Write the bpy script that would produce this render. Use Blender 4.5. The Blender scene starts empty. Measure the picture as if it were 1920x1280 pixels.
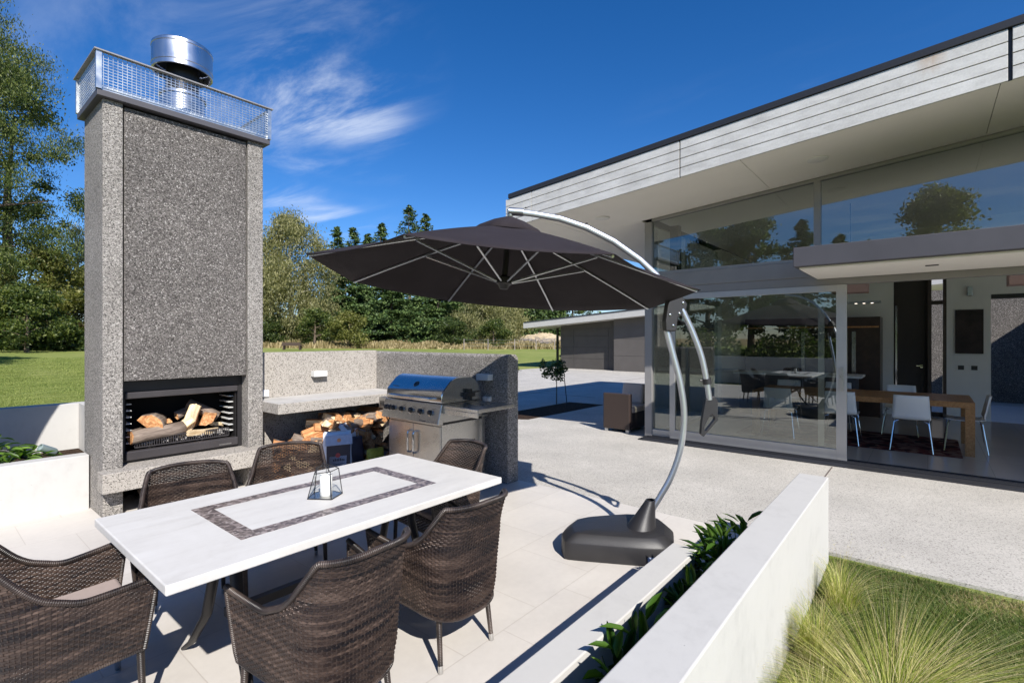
import bpy, bmesh, math, random
import numpy as np
from mathutils import Vector, Matrix
R = math.radians
PI = math.pi
rnd = random.Random(7)
rng = np.random.default_rng(11)
scene = bpy.context.scene
COL = scene.collection

# ---------------------------------------------------------------- helpers
def setp(o, label=None, cat=None, group=None, kind=None):
    if label: o['label'] = label
    if cat: o['category'] = cat
    if group: o['group'] = group
    if kind: o['kind'] = kind
    return o

def empty(name, loc=(0, 0, 0), rz=0.0, label=None, cat=None, group=None):
    o = bpy.data.objects.new(name, None)
    o.empty_display_size = 0.1
    COL.objects.link(o)
    o.location = loc
    o.rotation_euler = (0, 0, rz)
    return setp(o, label, cat, group)

def copy_tree(o, parent=None):
    c = o.copy()
    COL.objects.link(c)
    if parent is not None:
        c.parent = parent
    for ch in list(o.children):
        copy_tree(ch, c)
    return c

class MB:
    """collects geometry for ONE mesh object"""
    def __init__(self):
        self.v = []; self.f = []; self.uv = []; self.has_uv = False
    def add(self, vs, fs, uvs=None):
        o = len(self.v)
        self.v.extend([tuple(p) for p in vs])
        for i, f in enumerate(fs):
            self.f.append(tuple(o + k for k in f))
            if uvs is not None:
                self.has_uv = True
                self.uv.append([uvs[k] for k in f])
            else:
                self.uv.append([(0, 0)] * len(f))
        return self
    def hexa(self, p):   # 4 bottom ccw, 4 top ccw
        return self.add(p, [(3, 2, 1, 0), (4, 5, 6, 7), (0, 1, 5, 4), (1, 2, 6, 5), (2, 3, 7, 6), (3, 0, 4, 7)])
    def box(self, x0, x1, y0, y1, z0, z1):
        return self.hexa([(x0, y0, z0), (x1, y0, z0), (x1, y1, z0), (x0, y1, z0),
                          (x0, y0, z1), (x1, y0, z1), (x1, y1, z1), (x0, y1, z1)])
    def obox(self, c, sx, sy, sz, m=None):
        """box centred at c with optional rotation matrix"""
        pts = []
        for z in (-.5, .5):
            for x, y in ((-.5, -.5), (.5, -.5), (.5, .5), (-.5, .5)):
                q = Vector((x * sx, y * sy, z * sz))
                if m is not None: q = m @ q
                pts.append(q + Vector(c))
        return self.hexa(pts)
    def prism(self, poly, z0, z1):
        n = len(poly)
        vs = [(x, y, z0) for x, y in poly] + [(x, y, z1) for x, y in poly]
        fs = [tuple(range(n - 1, -1, -1)), tuple(range(n, 2 * n))]
        fs += [(i, (i + 1) % n, n + (i + 1) % n, n + i) for i in range(n)]
        return self.add(vs, fs)
    def extrude(self, poly3, d):
        """planar polygon of 3-d points extruded by vector d"""
        n = len(poly3); d = Vector(d)
        vs = [Vector(p) for p in poly3] + [Vector(p) + d for p in poly3]
        fs = [tuple(range(n - 1, -1, -1)), tuple(range(n, 2 * n))]
        fs += [(i, (i + 1) % n, n + (i + 1) % n, n + i) for i in range(n)]
        return self.add(vs, fs)
    def tube(self, pts, r, n=8, cap=True, sy=1.0, up=None):
        pts = [Vector(p) for p in pts]
        if not hasattr(r, '__len__'): r = [r] * len(pts)
        rings = []; prev = None
        L = 0; us = []
        for i, p in enumerate(pts):
            if i == 0: t = pts[1] - pts[0]
            elif i == len(pts) - 1: t = pts[-1] - pts[-2]
            else: t = (pts[i + 1] - pts[i]).normalized() + (pts[i] - pts[i - 1]).normalized()
            t.normalize()
            if i: L += (pts[i] - pts[i - 1]).length
            us.append(L)
            if prev is None:
                a = Vector(up) if up is not None else (Vector((0, 0, 1)) if abs(t.z) < .9 else Vector((1, 0, 0)))
                nx = (a - t * a.dot(t)).normalized()
            else:
                nx = (prev - t * prev.dot(t)).normalized()
            prev = nx
            ny = t.cross(nx)
            rings.append([p + nx * (r[i] * math.cos(2 * PI * k / n)) + ny * (r[i] * sy * math.sin(2 * PI * k / n)) for k in range(n)])
        vs = [q for ring in rings for q in ring]
        uvs = [(us[i], k / n) for i in range(len(rings)) for k in range(n)]
        fs = []
        for i in range(len(rings) - 1):
            for k in range(n):
                k2 = (k + 1) % n
                fs.append((i * n + k, i * n + k2, (i + 1) * n + k2, (i + 1) * n + k))
        if cap:
            fs.append(tuple(range(n - 1, -1, -1)))
            fs.append(tuple((len(rings) - 1) * n + k for k in range(n)))
        return self.add(vs, fs, uvs)
    def lathe(self, prof, n=32, c=(0, 0, 0), axis='z', m=None):
        """prof = [(r, z)...]"""
        vs = []
        for r_, z_ in prof:
            for k in range(n):
                a = 2 * PI * k / n
                q = Vector((r_ * math.cos(a), r_ * math.sin(a), z_))
                if m is not None: q = m @ q
                vs.append(q + Vector(c))
        fs = []
        for i in range(len(prof) - 1):
            for k in range(n):
                k2 = (k + 1) % n
                fs.append((i * n + k, i * n + k2, (i + 1) * n + k2, (i + 1) * n + k))
        if prof[0][0] > 1e-6: pass
        return self.add(vs, fs)
    def build(self, name, mat, parent=None, smooth=False, bevel=0, seg=2, auto=True, merge=False):
        me = bpy.data.meshes.new(name)
        me.from_pydata(self.v, [], self.f)
        if self.has_uv:
            uvl = me.uv_layers.new(name='UVMap')
            flat = [c for f in self.uv for uv in f for c in uv]
            uvl.data.foreach_set('uv', flat)
        me.materials.append(mat)
        if merge:
            bm = bmesh.new(); bm.from_mesh(me)
            bmesh.ops.remove_doubles(bm, verts=bm.verts, dist=1e-5)
            bmesh.ops.recalc_face_normals(bm, faces=bm.faces)
            bm.to_mesh(me); bm.free()
        if smooth:
            me.polygons.foreach_set('use_smooth', [True] * len(me.polygons))
            if auto:
                try: me.set_sharp_from_angle(angle=R(38))
                except Exception: pass
        me.update()
        o = bpy.data.objects.new(name, me)
        COL.objects.link(o)
        if parent is not None: o.parent = parent
        if bevel:
            b = o.modifiers.new('Bevel', 'BEVEL'); b.width = bevel; b.segments = seg; b.limit_method = 'ANGLE'; b.angle_limit = R(40)
        return o

def np_quads(name, V, mat, parent=None, smooth=False):
    """V: (N,4,3) array -> mesh of N separate quads"""
    N = len(V)
    me = bpy.data.meshes.new(name)
    me.vertices.add(N * 4); me.loops.add(N * 4); me.polygons.add(N)
    me.vertices.foreach_set('co', np.ascontiguousarray(V, dtype=np.float32).ravel())
    me.loops.foreach_set('vertex_index', np.arange(N * 4, dtype=np.int32))
    me.polygons.foreach_set('loop_start', np.arange(0, N * 4, 4, dtype=np.int32))
    me.polygons.foreach_set('loop_total', np.full(N, 4, dtype=np.int32))
    me.materials.append(mat)
    me.update(calc_edges=True)
    me.validate()
    o = bpy.data.objects.new(name, me)
    COL.objects.link(o)
    if parent is not None: o.parent = parent
    return o

# ---------------------------------------------------------------- materials
class NT:
    def __init__(self, name):
        self.m = bpy.data.materials.new(name); self.m.use_nodes = True
        self.t = self.m.node_tree; self.t.nodes.clear()
        self.out = self.n('ShaderNodeOutputMaterial')
        self.b = self.n('ShaderNodeBsdfPrincipled')
        self.l(self.b.outputs[0], self.out.inputs[0])
    def n(self, typ, **kw):
        nd = self.t.nodes.new(typ)
        for k, v in kw.items(): setattr(nd, k, v)
        return nd
    def l(self, a, b): self.t.links.new(a, b)
    def set(self, base=None, rough=None, metal=None, spec=None, **kw):
        i = self.b.inputs
        if base is not None: i['Base Color'].default_value = (*base, 1)
        if rough is not None: i['Roughness'].default_value = rough
        if metal is not None: i['Metallic'].default_value = metal
        if spec is not None: i['Specular IOR Level'].default_value = spec
        for k, v in kw.items(): i[k].default_value = v
        return self
    def coord(self, kind='Object', scale=(1, 1, 1), rot=(0, 0, 0), loc=(0, 0, 0)):
        tc = self.n('ShaderNodeTexCoord'); mp = self.n('ShaderNodeMapping')
        mp.inputs['Scale'].default_value = scale; mp.inputs['Rotation'].default_value = rot; mp.inputs['Location'].default_value = loc
        self.l(tc.outputs[kind], mp.inputs[0]); return mp.outputs[0]
    def noise(self, vec, scale, detail=4, rough=.55, dist=0.0):
        nd = self.n('ShaderNodeTexNoise'); nd.inputs['Scale'].default_value = scale
        nd.inputs['Detail'].default_value = detail; nd.inputs['Roughness'].default_value = rough; nd.inputs['Distortion'].default_value = dist
        if vec is not None: self.l(vec, nd.inputs['Vector'])
        return nd
    def voro(self, vec, scale, feature='F1', rnd_=1.0):
        nd = self.n('ShaderNodeTexVoronoi'); nd.feature = feature; nd.inputs['Scale'].default_value = scale
        nd.inputs['Randomness'].default_value = rnd_
        if vec is not None: self.l(vec, nd.inputs['Vector'])
        return nd
    def ramp(self, fac, stops, interp='LINEAR'):
        nd = self.n('ShaderNodeValToRGB'); cr = nd.color_ramp; cr.interpolation = interp
        while len(cr.elements) > len(stops): cr.elements.remove(cr.elements[-1])
        while len(cr.elements) < len(stops): cr.elements.new(.5)
        for e, (p, c) in zip(cr.elements, stops):
            e.position = p; e.color = (*c, 1) if len(c) == 3 else c
        self.l(fac, nd.inputs[0]); return nd.outputs[0]
    def mix(self, fac, a, b, mode='MIX'):
        nd = self.n('ShaderNodeMix', data_type='RGBA', blend_type=mode)
        for sock, v in ((nd.inputs[0], fac), (nd.inputs[6], a), (nd.inputs[7], b)):
            if isinstance(v, (int, float)): sock.default_value = v
            elif isinstance(v, tuple): sock.default_value = (*v, 1)
            else: self.l(v, sock)
        return nd.outputs[2]
    def math(self, op, a, b=None, c=None):
        nd = self.n('ShaderNodeMath', operation=op)
        for i, v in enumerate((a, b, c)):
            if v is None: continue
            if isinstance(v, (int, float)): nd.inputs[i].default_value = v
            else: self.l(v, nd.inputs[i])
        return nd.outputs[0]
    def bump(self, h, strength=.3, dist=.01, prev=None):
        nd = self.n('ShaderNodeBump'); nd.inputs['Strength'].default_value = strength; nd.inputs['Distance'].default_value = dist
        self.l(h, nd.inputs['Height'])
        if prev is not None: self.l(prev, nd.inputs['Normal'])
        self.l(nd.outputs[0], self.b.inputs['Normal']); return nd.outputs[0]
    def base(self, sock): self.l(sock, self.b.inputs['Base Color']); return self
    def rough(self, sock): self.l(sock, self.b.inputs['Roughness']); return self

M = {}
def simple(name, base, rough=.5, metal=0.0, spec=.5, var=0.0, vscale=6, bump=0.0, bscale=80):
    t = NT(name).set(base, rough, metal, spec)
    v = t.coord()
    if var:
        n1 = t.noise(v, vscale, 5)
        lo = tuple(c * (1 - var) for c in base); hi = tuple(min(1, c * (1 + var)) for c in base)
        t.base(t.ramp(n1.outputs[0], [(.3, lo), (.7, hi)]))
    if bump:
        n2 = t.noise(v, bscale, 3); t.bump(n2.outputs[0], bump, .004)
    M[name] = t.m
    return t.m

def aggregate(name, stops, scale=95, matrix=(.3, .28, .25), bumpv=.7, patch=.12, fine=260):
    t = NT(name).set(rough=.88, spec=.25)
    v = t.coord()
    w = t.noise(v, 40, 2)
    vv = t.n('ShaderNodeVectorMath', operation='MULTIPLY_ADD')
    t.l(w.outputs['Color'], vv.inputs[0]); vv.inputs[1].default_value = (.012, .012, .012); t.l(v, vv.inputs[2])
    vo = t.voro(vv.outputs[0], scale)
    ed = t.voro(vv.outputs[0], scale, 'DISTANCE_TO_EDGE')
    cr = t.n('ShaderNodeSeparateColor'); t.l(vo.outputs['Color'], cr.inputs[0])
    c = t.ramp(cr.outputs[0], stops, 'CONSTANT')
    ef = t.ramp(ed.outputs['Distance'], [(.02, (0, 0, 0)), (.10, (1, 1, 1))])
    c = t.mix(ef, matrix, c)
    big = t.noise(v, 1.3, 6, .6)
    bigc = t.ramp(big.outputs[0], [(.3, (1 - patch,) * 3), (.7, (1 + patch * .6,) * 3)])
    c = t.mix(1.0, c, bigc, 'MULTIPLY')
    fn = t.noise(v, fine, 2)
    c = t.mix(.25, c, t.ramp(fn.outputs[0], [(.35, (.05, .05, .05)), (.65, (.9, .88, .84))]), 'SOFT_LIGHT')
    t.base(c)
    h = t.math('ADD', t.math('MULTIPLY', ed.outputs['Distance'], 3.0), t.math('MULTIPLY', fn.outputs[0], .25))
    t.bump(h, bumpv, .006)
    M[name] = t.m; return t.m

# exposed aggregate concretes
aggregate('agg_dark', [(0, (.045, .042, .039)), (.2, (.11, .10, .094)), (.45, (.185, .172, .16)), (.7, (.27, .25, .235)), (.93, (.52, .49, .46))], 112, (.15, .138, .128), patch=.2)
aggregate('agg_pale', [(0, (.06, .056, .052)), (.22, (.20, .188, .175)), (.45, (.30, .28, .26)), (.72, (.42, .395, .365)), (.93, (.56, .53, .49))], 125, (.32, .30, .275), patch=.16, bumpv=.6)
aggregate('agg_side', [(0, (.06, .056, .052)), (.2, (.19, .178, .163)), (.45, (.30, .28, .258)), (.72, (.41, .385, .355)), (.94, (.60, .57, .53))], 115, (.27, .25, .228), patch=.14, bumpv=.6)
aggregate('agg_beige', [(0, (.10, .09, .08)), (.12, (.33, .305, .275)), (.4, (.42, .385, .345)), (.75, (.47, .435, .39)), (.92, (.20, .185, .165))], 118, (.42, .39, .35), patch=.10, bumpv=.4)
aggregate('paving_aggregate', [(0, (.26, .245, .225)), (.12, (.45, .428, .392)), (.5, (.51, .486, .447)), (.85, (.36, .342, .312))], 105, (.51, .486, .447), patch=.14, bumpv=.25)

# pale smooth concrete
def concrete(name, base, streak=True, patch=.12):
    t = NT(name).set(base, .8, 0, .3)
    v = t.coord()
    a = t.noise(v, 2.2, 8, .65, .4); b = t.noise(v, 14, 6, .6); c_ = t.noise(t.coord(scale=(1, 1, .12)), 28, 4, .5)
    f = t.math('ADD', t.math('MULTIPLY', a.outputs[0], .55), t.math('MULTIPLY', b.outputs[0], .30))
    f = t.math('ADD', f, t.math('MULTIPLY', c_.outputs[0], .15 if streak else .0))
    lo = tuple(x * (1 - patch * 1.6) for x in base); hi = tuple(min(.9, x * (1 + patch * .5)) for x in base)
    col = t.ramp(f, [(.32, lo), (.48, base), (.66, hi)])
    pin = t.voro(v, 9); pf = t.ramp(pin.outputs['Distance'], [(.012, (.25, .25, .25)), (.03, (1, 1, 1))])
    col = t.mix(.55, col, pf, 'MULTIPLY')
    t.base(col); t.bump(t.math('ADD', b.outputs[0], t.noise(v, 160, 2).outputs[0]), .12, .004)
    M[name] = t.m; return t.m
concrete('concrete_white', (.495, .484, .460), True, .075)
concrete('concrete_shelf', (.50, .48, .45), False)
concrete('concrete_plain', (.50, .49, .47))

# porcelain paving tile with thin joints
def tile():
    t = NT('patio_tile').set(rough=.55, spec=.35)
    v = t.coord()
    br = t.n('ShaderNodeTexBrick'); br.offset = .5; br.offset_frequency = 2
    br.inputs['Scale'].default_value = 1; br.inputs['Brick Width'].default_value = .60; br.inputs['Row Height'].default_value = .60
    br.inputs['Mortar Size'].default_value = .0028; br.inputs['Mortar Smooth'].default_value = .1; br.inputs['Bias'].default_value = 0
    br.inputs['Color1'].default_value = (.575, .54, .495, 1); br.inputs['Color2'].default_value = (.605, .57, .525, 1); br.inputs['Mortar'].default_value = (.50, .46, .415, 1)
    t.l(v, br.inputs[0])
    n1 = t.noise(v, 1.6, 7, .62, .3); n2 = t.noise(v, 22, 4)
    c = t.mix(1, br.outputs['Color'], t.ramp(n1.outputs[0], [(.3, (.90, .895, .89)), (.7, (1.03, 1.03, 1.03))]), 'MULTIPLY')
    c = t.mix(1, c, t.ramp(n2.outputs[0], [(.3, (.97, .97, .97)), (.7, (1.02, 1.02, 1.02))]), 'MULTIPLY')
    t.base(c)
    t.rough(t.ramp(n1.outputs[0], [(.3, (.42,) * 3), (.7, (.65,) * 3)]))
    t.bump(t.math('MULTIPLY', br.outputs['Fac'], -1), .4, .003)
    M['patio_tile'] = t.m
tile()

def lawn():
    t = NT('lawn').set(rough=.9, spec=.15)
    v = t.coord()
    big = t.noise(v, .09, 5, .6); mid = t.noise(v, .9, 6, .65); fn = t.noise(v, 26, 5, .7)
    st = t.noise(t.coord(scale=(1, .12, 1), rot=(0, 0, R(-12))), .8, 4)
    c = t.ramp(t.math('ADD', t.math('MULTIPLY', mid.outputs[0], .45), t.math('MULTIPLY', fn.outputs[0], .55)),
               [(.34, (.085, .125, .022)), (.5, (.19, .235, .055)), (.66, (.31, .335, .10))])
    c = t.mix(t.ramp(big.outputs[0], [(.42, (0, 0, 0)), (.68, (.7, .7, .7))]), c, (.33, .33, .115))
    c = t.mix(t.ramp(st.outputs[0], [(.4, (0, 0, 0)), (.65, (.45, .45, .45))]), c, (.27, .29, .085))
    # rough dry grass beyond the mown lawn (distance from the patio)
    geo = t.n('ShaderNodeNewGeometry'); sep = t.n('ShaderNodeSeparateXYZ'); t.l(geo.outputs['Position'], sep.inputs[0])
    d = t.math('SQRT', t.math('ADD', t.math('MULTIPLY', sep.outputs[0], sep.outputs[0]), t.math('MULTIPLY', sep.outputs[1], sep.outputs[1])))
    d = t.math('ADD', d, t.math('MULTIPLY', t.noise(v, .12, 4).outputs[0], 14))
    dry = t.ramp(t.noise(v, .7, 6, .7).outputs[0], [(.3, (.16, .15, .05)), (.5, (.34, .26, .13)), (.7, (.50, .40, .24))])
    f = t.ramp(t.math('DIVIDE', d, 100), [(.66, (0, 0, 0)), (.70, (1, 1, 1))])
    c = t.mix(f, c, dry)
    t.base(c); t.bump(fn.outputs[0], .8, .05)
    M['lawn'] = t.m
lawn()

def soil():
    t = NT('soil').set(rough=.95, spec=.1); v = t.coord()
    n = t.noise(v, 18, 8, .75); vo = t.voro(v, 38)
    c = t.ramp(n.outputs[0], [(.3, (.018, .012, .009)), (.55, (.06, .038, .026)), (.75, (.16, .10, .065))])
    t.base(c); t.bump(t.math('ADD', n.outputs[0], vo.outputs['Distance']), .9, .03)
    M['soil'] = t.m
soil()

def steel(name, base=(.56, .55, .53), rough=.28, aniso_scale=(1, 1, 90)):
    t = NT(name).set(base, rough, 1.0); v = t.coord(scale=aniso_scale)
    n = t.noise(v, 14, 3); s = t.noise(t.coord(), 5, 5)
    t.rough(t.ramp(t.math('ADD', t.math('MULTIPLY', n.outputs[0], .5), t.math('MULTIPLY', s.outputs[0], .5)), [(.3, (rough * .75,) * 3), (.7, (min(1, rough * 1.35),) * 3)]))
    t.base(t.ramp(s.outputs[0], [(.3, tuple(c * .9 for c in base)), (.7, base)]))
    t.bump(n.outputs[0], .04, .001)
    M[name] = t.m
steel('stainless'); steel('stainless_bright', (.7, .7, .69), .15); steel('galvanised', (.62, .64, .65), .38, (1, 1, 1))
steel('flue_steel', (.62, .63, .66), .30, (1, 1, .02))
simple('aluminium', (.50, .49, .475), .38, .6, .5, .03)
simple('pole_aluminium', (.62, .64, .66), .3, .85, .5, .02)
simple('frame_grey', (.30, .29, .285), .42, .35, .5, .04, 3)
simple('beam_grey', (.25, .24, .235), .45, .3, .5, .05, 3)
simple('canopy_grey', (.085, .082, .092), .55, .2, .4, .08, 3, .05, 60)
simple('black_steel', (.030, .028, .029), .42, .3, .5, .15)
simple('insert_steel', (.075, .068, .07), .36, .4, .5, .08)
simple('black_plastic', (.022, .021, .022), .45, 0, .5, .12, 8, .25, 240)
simple('black_rubber', (.02, .02, .02), .5)
simple('firebox_black', (.012, .011, .011), .8, 0, .2)
simple('roof_black', (.035, .036, .042), .45, .3)
simple('soffit_paint', (.86, .82, .765), .7, 0, .3, .02, 2)
simple('wall_white', (.74, .72, .69), .75, 0, .3, .02)
simple('interior_dark', (.035, .026, .022), .6)
simple('cabinet_brown', (.042, .022, .016), .35, 0, .5, .3, 6)
simple('white_plastic', (.78, .78, .78), .32)
simple('chrome', (.75, .75, .76), .12, 1)
simple('candle_wax', (.85, .83, .78), .55)
simple('ash', (.42, .40, .38), .95, 0, .1, .5, 30)
simple('wick', (.03, .03, .03), .9)
simple('cushion_taupe', (.36, .295, .27), .9, 0, .2, .05, 30, .2, 500)
simple('cushion_beige', (.52, .42, .36), .9, 0, .2, .05, 30, .2, 500)
simple('strand_core', (.05, .035, .028), .55)
simple('socket_grey', (.62, .62, .60), .4)
simple('socket_white', (.8, .8, .8), .4)
simple('garage_panel', (.085, .078, .072), .65, .1, .3, .08, 2)
simple('garage_panel_light', (.115, .105, .098), .65, .1, .3, .08, 2)
simple('slate_chip', (.16, .13, .115), .8)
simple('art_canvas', (.022, .013, .012), .6, 0, .4, .7, 5)
simple('lamp_pink', (.52, .33, .30), .7)
simple('bag_white', (.72, .74, .78), .55, 0, .4, .05, 14, .6, 30)
simple('bag_navy', (.018, .018, .035), .4, 0, .5, .1, 14, .4, 30)
simple('bag_panel', (.36, .42, .55), .5, 0, .4, .1, 30)
simple('bag_yellow', (.42, .36, .04), .5, 0, .4, .3, 24, .5, 30)
simple('print_red', (.35, .05, .05), .5); simple('print_dark', (.03, .03, .05), .5); simple('print_orange', (.55, .25, .12), .5)
simple('bark', (.13, .10, .075), .95, 0, .2, .4, 9, .8, 20)
simple('birch_bark', (.42, .40, .36), .9, 0, .2, .5, 5, .5, 20)
simple('garden_light_green', (.30, .37, .36), .45, .4)
simple('rock_grey', (.3, .29, .27), .9, 0, .2, .3, 3, .5, 9)
simple('twig_grey', (.30, .26, .24), .9)
simple('stake', (.06, .04, .03), .8)

def fascia():
    t = NT('fascia_board').set(rough=.55, spec=.45, metal=.15)
    v = t.coord(scale=(1, .35, 1))
    a = t.noise(v, 9, 7, .7, .6); b = t.noise(t.coord(), 2.2, 5, .6); d = t.noise(t.coord(), 60, 3)
    f = t.math('ADD', t.math('MULTIPLY', a.outputs[0], .5), t.math('ADD', t.math('MULTIPLY', b.outputs[0], .3), t.math('MULTIPLY', d.outputs[0], .2)))
    c = t.ramp(f, [(.36, (.50, .485, .46)), (.5, (.63, .615, .585)), (.64, (.76, .745, .715))])
    # rust-brown stain running down near one place of the fascia
    geo = t.n('ShaderNodeNewGeometry'); sep = t.n('ShaderNodeSeparateXYZ'); t.l(geo.outputs['Position'], sep.inputs[0])
    yy = t.math('ABSOLUTE', t.math('ADD', sep.outputs[1], .02 + .0)); 
    str_ = t.noise(t.coord(scale=(1, 1, .15)), 26, 3)
    m1 = t.ramp(t.math('ADD', yy, t.math('MULTIPLY', t.math('SUBTRACT', str_.outputs[0], .5), .14)), [(.03, (1, 1, 1)), (.13, (0, 0, 0))])
    m2 = t.ramp(t.math('ADD', sep.outputs[2], t.math('MULTIPLY', str_.outputs[0], .3)), [(0, (0, 0, 0)), (1, (1, 1, 1))])
    mr = t.n('ShaderNodeMapRange'); mr.inputs[1].default_value = 4.10; mr.inputs[2].default_value = 4.28; t.l(t.math('ADD', sep.outputs[2], t.math('MULTIPLY', t.math('SUBTRACT', str_.outputs[0], .5), .25)), mr.inputs[0])
    c = t.mix(t.math('MULTIPLY', t.math('MULTIPLY', m1, mr.outputs[0]), .6), c, (.42, .27, .15))
    t.base(c); t.bump(a.outputs[0], .05, .003)
    M['fascia_board'] = t.m
fascia()

def marble():
    t = NT('table_stone').set(rough=.32, spec=.45); v = t.coord(scale=(.5, 2.2, 1))
    a = t.noise(v, 5, 8, .65, .8); b = t.noise(t.coord(), 30, 4)
    c = t.ramp(t.math('ADD', t.math('MULTIPLY', a.outputs[0], .75), t.math('MULTIPLY', b.outputs[0], .25)), [(.30, (.54, .52, .485)), (.48, (.60, .58, .545)), (.68, (.64, .622, .59))])
    t.base(c)
    t.rough(t.ramp(a.outputs[0], [(.3, (.42,) * 3), (.7, (.58,) * 3)]))
    M['table_stone'] = t.m
    t = NT('mosaic_border').set(rough=.4, spec=.45); v = t.coord()
    vo = t.voro(v, 62, 'F1'); vo.distance = 'CHEBYCHEV'
    sc = t.n('ShaderNodeSeparateColor'); t.l(vo.outputs['Color'], sc.inputs[0])
    c = t.ramp(sc.outputs[0], [(0, (.12, .10, .095)), (.3, (.20, .17, .155)), (.6, (.30, .255, .24)), (.85, (.42, .38, .36))], 'CONSTANT')
    n = t.noise(v, 45, 6, .7); c = t.mix(.6, c, t.ramp(n.outputs[0], [(.3, (.12, .1, .1)), (.7, (.5, .45, .43))]), 'OVERLAY')
    t.base(c); M['mosaic_border'] = t.m
marble()

def wicker():
    t = NT('wicker').set(rough=.38, spec=.5)
    tc = t.n('ShaderNodeTexCoord'); mp = t.n('ShaderNodeMapping'); mp.inputs['Scale'].default_value = (1, 1.6, 1); t.l(tc.outputs['UV'], mp.inputs[0])
    oi = t.n('ShaderNodeObjectInfo')
    vm = t.n('ShaderNodeVectorMath', operation='ADD'); t.l(mp.outputs[0], vm.inputs[0])
    cb = t.n('ShaderNodeCombineXYZ'); t.l(t.math('MULTIPLY', oi.outputs['Random'], 40), cb.inputs[0]); t.l(cb.outputs[0], vm.inputs[1])
    n1 = t.noise(vm.outputs[0], 1.25, 5, .6, .15); n2 = t.noise(vm.outputs[0], 9, 3); n3 = t.noise(tc.outputs['Object'], 3.5, 3)
    f = t.math('ADD', t.math('MULTIPLY', n1.outputs[0], .5), t.math('ADD', t.math('MULTIPLY', n2.outputs[0], .2), t.math('MULTIPLY', n3.outputs[0], .3)))
    c = t.ramp(f, [(.40, (.008, .007, .008)), (.47, (.022, .015, .013)), (.53, (.054, .036, .028)), (.61, (.115, .079, .062))])
    t.base(c); t.rough(t.ramp(n2.outputs[0], [(.3, (.28,) * 3), (.7, (.46,) * 3)]))
    M['wicker'] = t.m
    t = NT('wicker_wrap').set(rough=.35, spec=.5)
    tc = t.n('ShaderNodeTexCoord'); sep = t.n('ShaderNodeSeparateXYZ'); t.l(tc.outputs['UV'], sep.inputs[0])
    w = t.math('SINE', t.math('MULTIPLY', sep.outputs[0], 2 * PI / .0075))
    n1 = t.noise(tc.outputs['Object'], 7, 3)
    c = t.ramp(n1.outputs[0], [(.38, (.018, .014, .013)), (.52, (.060, .043, .035)), (.66, (.12, .09, .074))])
    c = t.mix(t.ramp(w, [(.05, (.55,) * 3), (.4, (0, 0, 0))]), c, (.02, .014, .012))
    t.base(c); t.bump(w, .8, .0015)
    M['wicker_wrap'] = t.m
    t = NT('sofa_wicker').set(rough=.5, spec=.4); v = t.coord()
    wv = t.n('ShaderNodeTexWave'); wv.wave_type = 'BANDS'; wv.bands_direction = 'Y'; wv.inputs['Scale'].default_value = 16; wv.inputs['Distortion'].default_value = .3; t.l(v, wv.inputs[0])
    wz = t.n('ShaderNodeTexWave'); wz.wave_type = 'BANDS'; wz.bands_direction = 'Z'; wz.inputs['Scale'].default_value = 22; t.l(v, wz.inputs[0])
    c = t.ramp(t.math('MULTIPLY', wv.outputs[0], t.math('ADD', wz.outputs[0], .4)), [(.0, (.03, .02, .017)), (.6, (.042, .028, .022)), (1, (.066, .045, .036))])
    t.base(c); t.bump(wv.outputs[0], .6, .004); M['sofa_wicker'] = t.m
wicker()

def fabric():
    t = NT('parasol_fabric').set((.030, .024, .026), .82, 0, .3)
    v = t.coord(); n = t.noise(v, 5, 5, .6, .5); n2 = t.noise(v, 600, 2)
    t.base(t.ramp(n.outputs[0], [(.3, (.018, .013, .015)), (.7, (.026, .020, .023))]))
    pass
    t.bump(t.math('ADD', t.math('MULTIPLY', n.outputs[0], 2), n2.outputs[0]), .35, .03)
    M['parasol_fabric'] = t.m
fabric()

def wood():
    for nm, lo, mid, hi in (('wood_fresh', (.26, .095, .035), (.50, .235, .095), (.70, .46, .24)), ('wood_pale', (.55, .38, .20), (.75, .58, .36), (.85, .74, .52)),
                            ('wood_bark', (.10, .075, .058), (.20, .155, .125), (.32, .26, .21)), ('wood_oak', (.26, .12, .045), (.38, .19, .075), (.46, .25, .11))):
        t = NT(nm).set(rough=.75 if nm != 'wood_oak' else .4, spec=.3)
        oi = t.n('ShaderNodeObjectInfo'); tc = t.n('ShaderNodeTexCoord'); mp = t.n('ShaderNodeMapping'); mp.inputs['Scale'].default_value = (2.0, 14, 14)
        t.l(tc.outputs['Object'], mp.inputs[0])
        cb = t.n('ShaderNodeCombineXYZ'); t.l(t.math('MULTIPLY', oi.outputs['Random'], 50), cb.inputs[0])
        vm = t.n('ShaderNodeVectorMath', operation='ADD'); t.l(mp.outputs[0], vm.inputs[0]); t.l(cb.outputs[0], vm.inputs[1])
        n = t.noise(vm.outputs[0], 3, 6, .65, .6)
        c = t.ramp(n.outputs[0], [(.3, lo), (.5, mid), (.7, hi)])
        t.base(c); t.bump(n.outputs[0], .5 if nm != 'wood_oak' else .05, .006); M[nm] = t.m
wood()

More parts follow.
